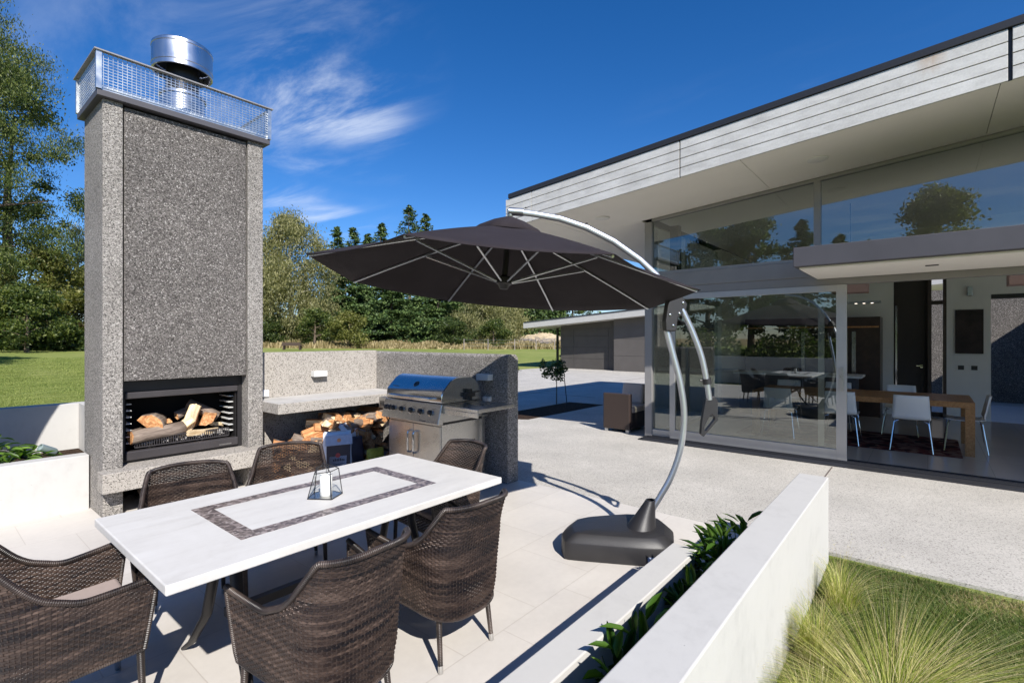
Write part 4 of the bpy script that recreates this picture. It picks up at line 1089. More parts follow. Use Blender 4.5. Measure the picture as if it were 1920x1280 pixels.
# lantern with candle on the table
ln = empty('glass_lantern', (1.468, 2.512, .7515), 0, 'small geometric glass lantern with black edges standing on the stone table', 'lantern')
base5 = [(-.108, .018), (-.032, -.088), (.066, -.033), (.050, .085), (-.030, .09)]
top5 = [(-.075, .008), (-.018, -.052), (.052, -.018), (.036, .060), (-.030, .062)]
zt5 = [.128, .138, .140, .150, .148]
cx5 = [(x, y, 0.002) for x, y in base5]; tx5 = [(x, y, z) for (x, y), z in zip(top5, zt5)]
apx = (-.012, .03, .172)
mb = MB()
for i in range(5):
    j = (i + 1) % 5
    mb.tube([cx5[i], cx5[j]], .0028, 6); mb.tube([tx5[i], tx5[j]], .0024, 6); mb.tube([cx5[i], tx5[i]], .0026, 6)
mb.tube([tx5[0], apx], .002, 6); mb.tube([tx5[3], apx], .002, 6); mb.tube([apx, tx5[1]], .002, 6)
mb.build('edge_frame', M['black_steel'], ln, smooth=True)
for i in range(5):
    j = (i + 1) % 5; mb = MB(); mb.add([cx5[i], cx5[j], tx5[j], tx5[i]], [(0, 1, 2, 3)]); mb.build('glass_pane', M['lantern_glass'], ln)
mb = MB(); mb.prism(base5, .0005, .003); mb.build('base', M['stainless'], ln)
cd = empty('candle', (1.468 - .012, 2.512 + .0, .7548), 0, 'thick white pillar candle inside the glass lantern', 'candle')
mb = MB(); mb.lathe([(.001, 0), (.031, 0), (.032, .003), (.032, .112), (.029, .116), (.02, .113), (.001, .110)], 28); mb.build('wax', M['candle_wax'], cd, smooth=True)
mb = MB(); mb.tube([(0, 0, .11), (.002, 0, .14)], .0016, 5); mb.build('wick', M['wick'], cd)

# ================================================================= WICKER CHAIRS
def sstep(a, b, x):
    t = min(1, max(0, (x - a) / (b - a))); return t * t * (3 - 2 * t)
def interp(x, xs_, ys_): return float(np.interp(x, xs_, ys_))
def halfw(z): return interp(z, [.24, .34, .45, .60, .70, .81], [.240, .262, .272, .284, .266, .238])
def backd(z): return interp(z, [.24, .34, .45, .60, .70, .81], [.222, .232, .236, .250, .274, .318])
def fronty(z): return interp(z, [.24, .60], [.235, .285])
def plan(u, z):
    w, b, f = halfw(z), backd(z), fronty(z); ysd = -.02
    wf = w + .004; w = w - .030 if z < .66 else w - .030 * max(0, 1 - (z - .66) / .14) * 1.0
    if u < .2: return (wf + (w - wf) * (u / .2), f + (ysd - f) * (u / .2))
    if u > .8: return (-wf - (w - wf) * ((1 - u) / .2), f + (ysd - f) * ((1 - u) / .2))
    a = (u - .2) / .6 * PI; ca, sa = math.cos(a), math.sin(a); n_ = 2 / 2.9
    return (w * math.copysign(abs(ca) ** n_, ca), ysd - (b + ysd) * abs(sa) ** n_)
# even arc-length samples along the shell
_us = np.linspace(0, 1, 801); _p = np.array([plan(u, .5) for u in _us]); _s = np.concatenate([[0], np.cumsum(np.hypot(*(np.diff(_p, axis=0).T)))])
SL = _s[-1]; RIBP = .0165; NR = int(SL / RIBP); 
def u_of(s): return float(np.interp(s, _s, _us))
def rim(u):
    d_ = abs(u - .5) * 2            # 0 back centre .. 1 arm tip
    arm = .570 + .038 * max(0, (d_ - .56) / .44) ** 1.7
    t_ = min(1, max(0, (.72 - d_) / (.72 - .36)))
    up = t_ ** 1.85
    return arm + (.802 + .012 * (1 - d_ / .36 if d_ < .36 else 0) - arm) * up
def botz(u):
    d_ = abs(u - .5) * 2
    return .245 + .065 * d_ ** 1.6
def build_chair():
    ch = empty('wicker_chair', (0, 0, 0), 0)
    ns = NR * 2 + 1; ss = np.linspace(0, SL, ns); U_ = [u_of(s) for s in ss]
    pitch, hgt, th = .0095, .0084, .0030
    mb = MB()
    nrow = int((.815 - .245) / pitch)
    rimv = [rim(u) for u in U_]; botv = [botz(u) for u in U_]
    for r_ in range(nrow + 1):
        run = []; 
        def flush(run):
            if len(run) < 3: return
            vs, uvs = [], []
            for (P_, N_, s_) in run:
                for dz, dn in ((-hgt / 2, -th / 2), (hgt / 2, -th / 2), (hgt / 2, th / 2), (-hgt / 2, th / 2)):
                    vs.append((P_[0] + N_[0] * dn, P_[1] + N_[1] * dn, P_[2] + dz)); uvs.append((s_, r_ * .21))
            fs = []
            for i in range(len(run) - 1):
                for k in range(4): fs.append((i * 4 + k, i * 4 + (k + 1) % 4, (i + 1) * 4 + (k + 1) % 4, (i + 1) * 4 + k))
            mb.add(vs, fs, uvs)
        for i, u in enumerate(U_):
            z = botv[i] + pitch * (r_ + .5)
            if z > rimv[i] - .006: flush(run); run = []; continue
            x, y = plan(u, z); x2, y2 = plan(min(1, u + .004), z); x1, y1 = plan(max(0, u - .004), z)
            tx, ty = x2 - x1, y2 - y1; l_ = math.hypot(tx, ty); nx, ny = -ty / l_, tx / l_
            off = .0030 * math.cos(PI * i / 2 * 1.0 + (PI if r_ % 2 else 0)) if i % 2 == 0 else 0
            run.append(((x + nx * off, y + ny * off, z), (nx, ny), float(ss[i])))
        flush(run)
    shell = mb.build('shell', M['wicker'], ch, smooth=True)
    # ribs
    rb = MB()
    for k in range(0, NR + 1):
        u = U_[2 * k]; za, zb_ = botv[2 * k], rimv[2 * k] - .004
        pts = [(*plan(u, z), z) for z in np.linspace(za, zb_, 8)]
        rb.tube(pts, .0022, 4, cap=False)
    rb.build('ribs', M['strand_core'], shell)
    # wrapped rim, front edges and lower rail
    pr = [(*plan(u, rim(u)), rim(u)) for u in np.linspace(0, 1, 90)]
    fr_r = [(*plan(0, z), z) for z in np.linspace(botz(0), rim(0) - .012, 8)]; fr_l = [(*plan(1, z), z) for z in np.linspace(botz(1), rim(1) - .012, 8)]
    bt = [(*plan(u, botz(u)), botz(u)) for u in np.linspace(0, 1, 60)]
    mb = MB(); mb.tube(pr, .0130, 10); mb.build('rim', M['wicker_wrap'], ch, smooth=True)
    mb = MB(); mb.tube(fr_r, .009, 8); mb.tube(fr_l, .009, 8); mb.tube(bt, .008, 8); mb.tube([fr_r[0], fr_l[0]], .009, 8); mb.build('edge_rail', M['wicker_wrap'], ch, smooth=True)
    # front apron and seat base
    mb = MB(); w_ = halfw(.35) - .008; yf = fronty(.35)
    for r_ in range(10):
        vs, uvs, fs = [], [], []; z = .318 + r_ * pitch; n2 = 52
        for i in range(n2 + 1):
            x = -w_ + 2 * w_ * i / n2; off = .003 * (1 if (i // 2 + r_) % 2 else -1) if i % 2 == 0 else 0
            for dz, dn in ((-hgt / 2, -th / 2), (hgt / 2, -th / 2), (hgt / 2, th / 2), (-hgt / 2, th / 2)): vs.append((x, yf + off + dn, z + dz)); uvs.append((x + 3, r_ * .21))
        for i in range(n2):
            for k in range(4): fs.append((i * 4 + k, i * 4 + (k + 1) % 4, (i + 1) * 4 + (k + 1) % 4, (i + 1) * 4 + k))
        mb.add(vs, fs, uvs)
    mb.build('apron', M['wicker'], ch)
    def ring(z, inset, n_=40):
        P_ = []
        for i in range(n_ + 1):
            u = i / n_; x, y = plan(u, z); c_ = Vector((x, y)); c_ = c_ * (1 - inset / max(.01, c_.length)); P_.append((c_.x, c_.y))
        return P_
    mb = MB(); mb.prism(ring(.40, .012), .385, .40); mb.build('seat_base', M['strand_core'], ch)
    P_ = ring(.42, .022); mb = MB(); mb.prism(P_, .401, .445); cu = mb.build('seat_cushion', M['cushion_taupe'], ch, bevel=.016, seg=4, smooth=True)
    # legs
    for sx in (-1, 1):
        for top, foot in (((sx * .165, -.135, .27), (sx * .178, -.165, 0)), ((sx * .235, .235, .32), (sx * .245, .245, 0))):
            T_, F_ = Vector(top), Vector(foot); mid = F_ + (T_ - F_) * .14
            mb = MB(); mb.tube([T_ + Vector((0, 0, .03)), T_, mid], [.0155, .015, .012], 12); lg = mb.build('leg', M['wicker_wrap'], ch, smooth=True)
            mb = MB(); mb.tube([mid, F_ + (T_ - F_) * .01 + Vector((0, 0, .001)), F_ + Vector((0, 0, .0005))], [.0128, .0125, .010], 14); mb.build('foot_cap', M['stainless_bright'], lg, smooth=True)
    return ch
CH = build_chair()
chairs = [((1.815, 1.955), (0.02, 1), 'brown wicker armchair at the near side, right end, feet in the sun'),
          ((1.125, 1.90), (-.06, 1), 'brown wicker armchair cut by the bottom border, back to the camera'),
          ((.405, 2.79), (1, -.04), 'brown wicker armchair at the left head of the table'),
          ((2.47, 2.70), (-1, .12), 'brown wicker armchair at the right head, half shaded beside the barbecue'),
          ((1.07, 3.30), (-.24, -.97), 'brown wicker armchair across the table in front of the hearth'),
          ((1.71, 3.44), (-.5, -.87), 'brown wicker armchair across the table in front of the woodpile')]
for i, ((x, y), (fx_, fy_), lab) in enumerate(chairs):
    o = CH if i == 0 else copy_tree(CH)
    o.location = (x, y, 0); o.rotation_euler = (0, 0, math.atan2(fy_, fx_) - PI / 2)
    setp(o, lab, 'armchair', 'wicker armchairs round the stone table')

# ================================================================= CANTILEVER PARASOL
pa = empty('cantilever_parasol', (3.56, 1.65, 0), 0, 'black octagonal cantilever parasol on a curved silver mast', 'parasol')
def pp(mb, name, mat, parent=None, **kw):
    if parent is None or parent == pa: 
        mb.v = [(x - 3.56, y - 1.65, z) for x, y, z in mb.v]
    else: mb.v = [(x - 3.56, y - 1.65, z) for x, y, z in mb.v]
    return mb.build(name, M[mat], parent or pa, **kw)
corners = [Vector(c_) for c_ in ((1.624, 3.046, 2.141), (2.411, 3.751, 2.087), (3.463, 3.692, 1.984), (4.162, 2.903, 1.892), (4.1, 1.847, 1.865), (3.312, 1.142, 1.919), (2.261, 1.201, 2.022), (1.561, 1.99, 2.114))]
cc = Vector((2.862, 2.4466, 2.003)); nn = Vector((.096, -.0308, .995)); apex = cc + nn * .455
# canopy: sagging panels between the ribs
mb = MB(); nr_, ns_ = 12, 10
for i in range(8):
    A, B_ = corners[i], corners[(i + 1) % 8]; V = []; 
    for j in range(nr_ + 1):
        t = j / nr_
        for k in range(ns_ + 1):
            s = k / ns_
            e_ = A.lerp(B_, s); p = apex.lerp(e_, .05 + .95 * t)
            sag = 4 * s * (1 - s)
            p = p - nn * (sag * .03 * t * (1.15 - t * .6)) + nn * (.012 * math.sin(PI * t))
            ctr = (apex + nn * -.3)
            if t > .8: p = p + (cc - e_).normalized() * (sag * .03 * (t - .8) / .2)
            V.append(p)
    F_ = [(j * (ns_ + 1) + k, j * (ns_ + 1) + k + 1, (j + 1) * (ns_ + 1) + k + 1, (j + 1) * (ns_ + 1) + k) for j in range(nr_) for k in range(ns_)]
    mb.add(V, F_)
can = pp(mb, 'canopy', 'parasol_fabric', smooth=True, auto=False, merge=True)
s_ = can.modifiers.new('s', 'SOLIDIFY'); s_.thickness = .004
# vent cap
mb = MB(); n_ = 32; V = []
for j, (t, dz) in enumerate(((.0, .072), (.09, .060), (.17, .030), (.215, -.004))):
    for k in range(n_):
        f = k / n_ * 8; i = int(f) % 8; e_ = corners[i].lerp(corners[(i + 1) % 8], f - int(f)); sc_ = 1 + .03 * math.sin(f * 2 * PI)
        V.append(apex.lerp(e_, max(.012, t * sc_)) + nn * (dz + .02 * math.sin(PI * t)) )
mb.add(V, [(j * n_ + k, j * n_ + (k + 1) % n_, (j + 1) * n_ + (k + 1) % n_, (j + 1) * n_ + k) for j in range(3) for k in range(n_)])
vc = pp(mb, 'vent_cap', 'parasol_fabric', smooth=True, auto=False, merge=True); s_ = vc.modifiers.new('s', 'SOLIDIFY'); s_.thickness = .004
# hub, shaft, ribs and struts
hubc = cc + nn * .02
mb = MB(); rq = Vector((0, 0, 1)).rotation_difference(nn).to_matrix()
mb.lathe([(.001, -.055), (.03, -.05), (.045, -.02), (.062, -.01), (.062, .03), (.045, .045), (.02, .05)], 24, hubc, m=rq); pp(mb, 'hub', 'black_plastic', smooth=True)
mb = MB(); mb.tube([hubc, apex + nn * -.02], .022, 12); pp(mb, 'shaft', 'black_steel', smooth=True)
tophub = apex - nn * .05
for i in range(8):
    e_ = corners[i]; P_ = []
    for t in (.03, .25, .5, .75, .985): P_.append(apex.lerp(e_, .05 + .95 * t) - nn * .016 + nn * (.012 * math.sin(PI * t)))
    mb = MB(); mb.tube(P_, .0085, 6); rb_ = pp(mb, 'rib', 'pole_aluminium', smooth=True)
    mid = apex.lerp(e_, .05 + .95 * .47) - nn * .028 + nn * (.012 * math.sin(PI * .47)); 
    mb = MB(); mb.tube([hubc + (e_ - cc).normalized() * .055, mid], .0075, 6); pp(mb, 'strut', 'pole_aluminium', rb_, smooth=True)
# arm over the canopy
arm_pts = [(2.914, 2.426, 2.558), (2.96, 2.371, 2.554), (3.025, 2.293, 2.542), (3.154, 2.139, 2.506), (3.283, 1.984, 2.438), (3.412, 1.829, 2.337), (3.541, 1.675, 2.196), (3.619, 1.582, 2.083), (3.683, 1.504, 1.951), (3.715, 1.466, 1.86)]
side_up = Vector((.76, -.65, 0)).cross(Vector((0, 0, 1)))
mb = MB(); mb.tube(arm_pts, [.018] + [.024] * 8 + [.026], 16, sy=.62); pp(mb, 'arm', 'pole_aluminium', smooth=True)
mb = MB(); mb.tube([(2.912, 2.428, 2.575), (2.912, 2.428, 2.53), apex + nn * .06], [.022, .022, .018], 12); mb.tube([(2.905, 2.437, 2.560), (2.975, 2.352, 2.553)], .031, 14); pp(mb, 'arm_end', 'galvanised', smooth=True)
mb = MB()
for p_ in ((2.99, 2.335, 2.585), (3.283, 1.984, 2.468)): mb.lathe([(.001, .008), (.009, .006), (.01, 0)], 10, p_)
pp(mb, 'arm_bolt', 'black_steel')
# joint block
jd = Vector((.76, -.65, 0)).normalized(); jn = Vector((.65, .76, 0)).normalized()
def J(a, z, o): return Vector((3.709, 1.473, 0)) + jd * a + jn * o + Vector((0, 0, z))
mb = MB(); poly = [(-.075, 1.83), (-.055, 1.93), (.02, 1.96), (.09, 1.86), (.075, 1.80), (.012, 1.755), (.0, 1.655), (-.085, 1.655), (-.09, 1.73)]
mb.extrude([J(a, z, -.032) for a, z in poly], jn * .064); jb = pp(mb, 'pivot_joint', 'black_plastic', bevel=.010, seg=3)
mb = MB(); rj = Vector((0, 0, 1)).rotation_difference(-jn).to_matrix()
for a, z in ((-.055, 1.78), (.02, 1.79), (.05, 1.87), (-.03, 1.70)): mb.lathe([(.001, .008), (.008, .006), (.010, 0)], 12, J(a, z, -.032), m=rj)
pp(mb, 'bolt', 'stainless_bright', jb)
# mast (lower S-curved pole)
mast = [(3.672, 1.517, 1.72), (3.672, 1.517, 1.66), (3.702, 1.482, 1.479), (3.738, 1.439, 1.257), (3.756, 1.418, 1.016), (3.738, 1.439, 0.774), (3.696, 1.489, 0.572), (3.639, 1.557, 0.411), (3.583, 1.624, 0.27)]
def smooth_path(P_, n=5):
    P_ = [Vector(p) for p in P_]; out = []
    for i in range(len(P_) - 1):
        p0 = P_[max(0, i - 1)]; p1 = P_[i]; p2 = P_[i + 1]; p3 = P_[min(len(P_) - 1, i + 2)]
        for k in range(n):
            t = k / n; out.append(.5 * ((2 * p1) + (p2 - p0) * t + (2 * p0 - 5 * p1 + 4 * p2 - p3) * t * t + (3 * p1 - p0 - 3 * p2 + p3) * t ** 3))
    out.append(P_[-1]); return out
mb = MB(); mb.tube(smooth_path(mast), .0285, 18, sy=.8); pp(mb, 'mast', 'pole_aluminium', smooth=True)
crank = [(3.745, 1.430, 1.825), (3.76, 1.41, 1.77), (3.8, 1.365, 1.64), (3.841, 1.315, 1.459), (3.867, 1.284, 1.257), (3.878, 1.271, 1.14)]
mb = MB(); mb.tube(smooth_path(crank), .0265, 18, sy=.8); ck = pp(mb, 'crank_arm', 'pole_aluminium', smooth=True)
mb = MB(); mb.tube([(3.862, 1.290, 1.30), (3.868, 1.283, 1.26)], .033, 16); mb.tube([(3.852, 1.302, 1.285), (3.83, 1.328, 1.285)], .008, 8); pp(mb, 'lock_clip', 'black_plastic', ck, smooth=True)
# loop handle
def K(a, z): return Vector((3.878, 1.271, 0)) + jd * a + Vector((0, 0, z))
outer = [(-.035, 1.145), (.035, 1.17), (.062, 1.13), (.060, .985), (-.055, .865), (-.078, .885), (-.072, .96), (-.055, 1.06)]
inner = [(.01, 1.03), (.035, 1.01), (.036, .99), (-.040, .905), (-.052, .915), (-.05, .94), (-.03, .975), (-.01, 1.01)]
mb = MB(); ol = [K(a, z) for a, z in outer]; il = [K(a, z) for a, z in inner]; th_ = jn * .03; n_ = 8
Vv = [p - th_ / 2 for p in ol] + [p - th_ / 2 for p in il] + [p + th_ / 2 for p in ol] + [p + th_ / 2 for p in il]
# pair outer/inner by index (inner starts next to top middle)
il_map = [7, 0, 1, 2, 3, 4, 5, 6]
Fv = []
for i in range(8):
    j = (i + 1) % 8; a_, b_ = il_map[i], il_map[j]
    Fv += [(i, j, 8 + b_, 8 + a_), (16 + j, 16 + i, 24 + a_, 24 + b_), (i, 16 + i, 16 + j, j), (8 + a_, 8 + b_, 24 + b_, 24 + a_)]
mb.add(Vv, Fv); hnd = pp(mb, 'handle', 'black_plastic', ck, merge=True, bevel=.004)
# weighted base with a small badge
mb = MB(); mb.obox((3.345, 1.497, .05), .05, .012, .03, Matrix.Rotation(math.atan2(1.43 - 1.56, 3.40 - 3.30), 3, 'Z')); pp(mb, 'badge', 'bag_panel')
out_b = [(3.06, 2.03), (3.10, 1.93), (3.30, 1.56), (3.40, 1.43), (3.50, 1.40), (3.75, 1.50), (3.86, 1.62), (3.87, 1.74), (3.78, 1.90), (3.50, 2.13), (3.36, 2.19), (3.18, 2.14)]
bc = Vector((3.46, 1.79))
mb = MB(); V = []; lv = [(.99, .0), (1.01, .012), (1.0, .120), (.985, .130), (.84, .180), (.80, .186), (.45, .193), (.02, .195)]
# subdivide outline
ob = []
for i in range(12):
    p0, p1, p2, p3 = [Vector(out_b[(i + d_) % 12]) for d_ in (-1, 0, 1, 2)]
    for k in range(4):
        t = k / 4; ob.append(.45 * .5 * ((2 * p1) + (p2 - p0) * t + (2 * p0 - 5 * p1 + 4 * p2 - p3) * t * t + (3 * p1 - p0 - 3 * p2 + p3) * t ** 3) + .55 * p1.lerp(p2, t))
m_ = len(ob)
for s, z in lv:
    for p in ob:
        qx = bc + (p - bc) * s; V.append((qx.x, qx.y, z))
F_ = [(j * m_ + k, j * m_ + (k + 1) % m_, (j + 1) * m_ + (k + 1) % m_, (j + 1) * m_ + k) for j in range(len(lv) - 1) for k in range(m_)]
F_.append(tuple(range(m_ - 1, -1, -1))); F_.append(tuple((len(lv) - 1) * m_ + k for k in range(m_)))
mb.add(V, F_); pp(mb, 'base', 'black_plastic', smooth=True, bevel=.004)
mb = MB(); ctr_low = Vector((3.53, 1.67, .165)); ctr_top = Vector((3.592, 1.613, .385))
V = []; n_ = 28; L_ = [(0.0, .150), (.06, .135), (.5, .088), (.9, .052), (1.0, .045), (1.0, .032)]
for t, r_ in L_:
    c0 = ctr_low.lerp(ctr_top, t)
    for k in range(n_):
        a = 2 * PI * k / n_; V.append((c0.x + r_ * math.cos(a), c0.y + r_ * .8 * math.sin(a), c0.z))
mb.add(V, [(j * n_ + k, j * n_ + (k + 1) % n_, (j + 1) * n_ + (k + 1) % n_, (j + 1) * n_ + k) for j in range(len(L_) - 1) for k in range(n_)])
pp(mb, 'mast_socket', 'black_plastic', smooth=True)

# second parasol, out of the picture on the left: only its shadow on the planter wall shows
p2 = copy_tree(pa); p2.location = (-1.80, 7.38, .20); p2.rotation_euler = (0, 0, R(228.8))
setp(p2, 'second black parasol beyond the left border whose shadow falls on the planter wall', 'parasol')

# ================================================================= TREES
def np_strips(name, V, mat, parent=None):
    """V: (N, K, 2, 3) left/right rails of N blades"""
    N, K = V.shape[0], V.shape[1]; nq = K - 1
    base = (np.arange(N) * K * 2)[:, None, None]; k = np.arange(nq)[None, :, None] * 2
    idx = (base + k + np.array([0, 1, 3, 2])[None, None, :]).reshape(-1).astype(np.int32); tot = N * nq
    me = bpy.data.meshes.new(name); me.vertices.add(N * K * 2); me.loops.add(tot * 4); me.polygons.add(tot)
    me.vertices.foreach_set('co', np.ascontiguousarray(V, dtype=np.float32).ravel()); me.loops.foreach_set('vertex_index', idx)
    me.polygons.foreach_set('loop_start', np.arange(0, tot * 4, 4, dtype=np.int32)); me.polygons.foreach_set('loop_total', np.full(tot, 4, dtype=np.int32))
    me.polygons.foreach_set('use_smooth', [True] * tot)
    me.materials.append(mat); me.update(calc_edges=True)
    o = bpy.data.objects.new(name, me); COL.objects.link(o)
    if parent is not None: o.parent = parent
    return o
def leaf_cloud(P_, size, aspect=.6, flat=0.0, jitter=.35, g_=rng, dirs=None):
    """P_: (N,3) leaf centres -> (N,4,3) randomly oriented quads"""
    N = len(P_); d = g_.normal(size=(N, 3)) if dirs is None else dirs + g_.normal(size=(N, 3)) * jitter
    d /= np.linalg.norm(d, axis=1)[:, None] + 1e-9
    n_ = g_.normal(size=(N, 3)); n_[:, 2] += flat; s = np.cross(d, n_); s /= np.linalg.norm(s, axis=1)[:, None] + 1e-9
    L = (size * g_.uniform(.6, 1.35, N))[:, None]; w = L * aspect
    a = P_ - d * L / 2; b = P_ + s * w / 2; c_ = P_ + d * L / 2; e_ = P_ - s * w / 2
    return np.stack([a, b, c_, e_], 1)
def tree_obj(name, loc, lab, grp='trees round the lawn'):
    return empty(name, (loc[0], loc[1], gz(*loc[:2])), 0, lab, 'tree', grp)
def trunk_mesh(e, H, r0, limbs, mat='bark', seed=0, lean=0.0):
    g_ = random.Random(seed); mb = MB()
    pts = [(lean * t * H * .1 + .02 * H * math.sin(t * 5 + seed) * t, .015 * H * math.sin(t * 4 + seed * 2) * t, H * t) for t in np.linspace(0, .93, 9)]
    mb.tube(pts, [r0 * (1 - .9 * t) + .02 for t in np.linspace(0, 1, 9)], 9)
    for (z, a, L, up) in limbs:
        i = min(8, int(z / H / .93 * 8)); p = Vector(pts[i]); p.z = z; d = Vector((math.cos(a), math.sin(a), up))
        q1 = p + d * L * .5 + Vector((0, 0, .04 * L)); q2 = p + d * L
        mb.tube([p, q1, q2], [r0 * .35 * (1 - z / H) + .03, r0 * .2 * (1 - z / H) + .02, .012], 6)
    mb.build('trunk', M[mat], e, smooth=True)
def broadleaf(name, loc, H, Rr, lab, leaf='leaf_birch', n=16000, lsz=.3, base=.12, seed=0, nb=60, clump=.9, droop=0.0, bark='bark', shape=1.0, grp='trees round the lawn'):
    e = tree_obj(name, loc, lab, grp); g_ = np.random.default_rng(seed); limbs = []; C_ = []; W_ = []
    for i in range(nb):
        t = base + (1 - base) * g_.uniform(0, 1) ** .85; z = H * t
        rr_ = Rr * (math.sin(PI * min(1, (t - base) / (1 - base) * .86 + .12)) ** .7) * g_.uniform(.35, 1.05) * shape
        a = g_.uniform(0, 2 * PI); C_.append((rr_ * math.cos(a), rr_ * math.sin(a), z)); W_.append(g_.uniform(.6, 1.25))
        if i % 3 == 0: limbs.append((max(.1 * H, z - .35 * rr_), a, rr_ * .7, .35))
    C_ = np.array(C_); W_ = np.array(W_)
    idx = g_.choice(nb, n, p=W_ ** 2 / (W_ ** 2).sum()); off = g_.normal(size=(n, 3)) * (clump * W_[idx])[:, None] * np.array([1, 1, .62]) * .62
    P_ = C_[idx] + off
    if droop > 0:
        dl = g_.exponential(droop, n); P_[:, 2] -= dl; dirs = np.tile([0, 0, -1.0], (n, 1)); Q = leaf_cloud(P_, lsz, .3, 0, .45, g_, dirs)
    else: Q = leaf_cloud(P_, lsz, .62, .6, .5, g_)
    keep = P_[:, 2] > .15
    np_quads('crown', Q[keep], M[leaf], e); trunk_mesh(e, H * .9, .022 * H + .05, limbs, bark, seed); return e
def conifer(name, loc, H, Rr, lab, n=9000, lsz=.45, seed=0, leaf='leaf_fir', base=.03, taper=.68, grp='trees round the lawn', tiers=None):
    e = tree_obj(name, loc, lab, grp); g_ = np.random.default_rng(seed); nb = tiers or int(H * 13); Q = []; per = max(10, n // nb)
    for i in range(nb):
        t = base + (.985 - base) * (i + g_.uniform(0, 1)) / nb; z = H * t; L = Rr * ((1 - t) ** taper) * g_.uniform(.35, 1.25) + .12; a = g_.uniform(0, 2 * PI)
        s = g_.uniform(0.12, 1, per) ** .75; 
        x = L * s * math.cos(a); y = L * s * math.sin(a); wd_ = (.24 * L * (1 - s * .55) + .10)
        lat = g_.normal(size=per) * wd_ ; x += -math.sin(a) * lat; y += math.cos(a) * lat
        zz = z - .22 * L * s + .16 * L * s ** 3 + g_.normal(size=per) * .07 * (1 + L * .12)
        dirs = np.stack([np.full(per, math.cos(a)), np.full(per, math.sin(a)), np.full(per, -.25)], 1)
        Q.append(leaf_cloud(np.stack([x, y, zz], 1), lsz, .42, 1.6, .45, g_, dirs))
    np_quads('crown', np.concatenate(Q), M[leaf], e); trunk_mesh(e, H, .014 * H + .05, [], 'bark', seed); return e

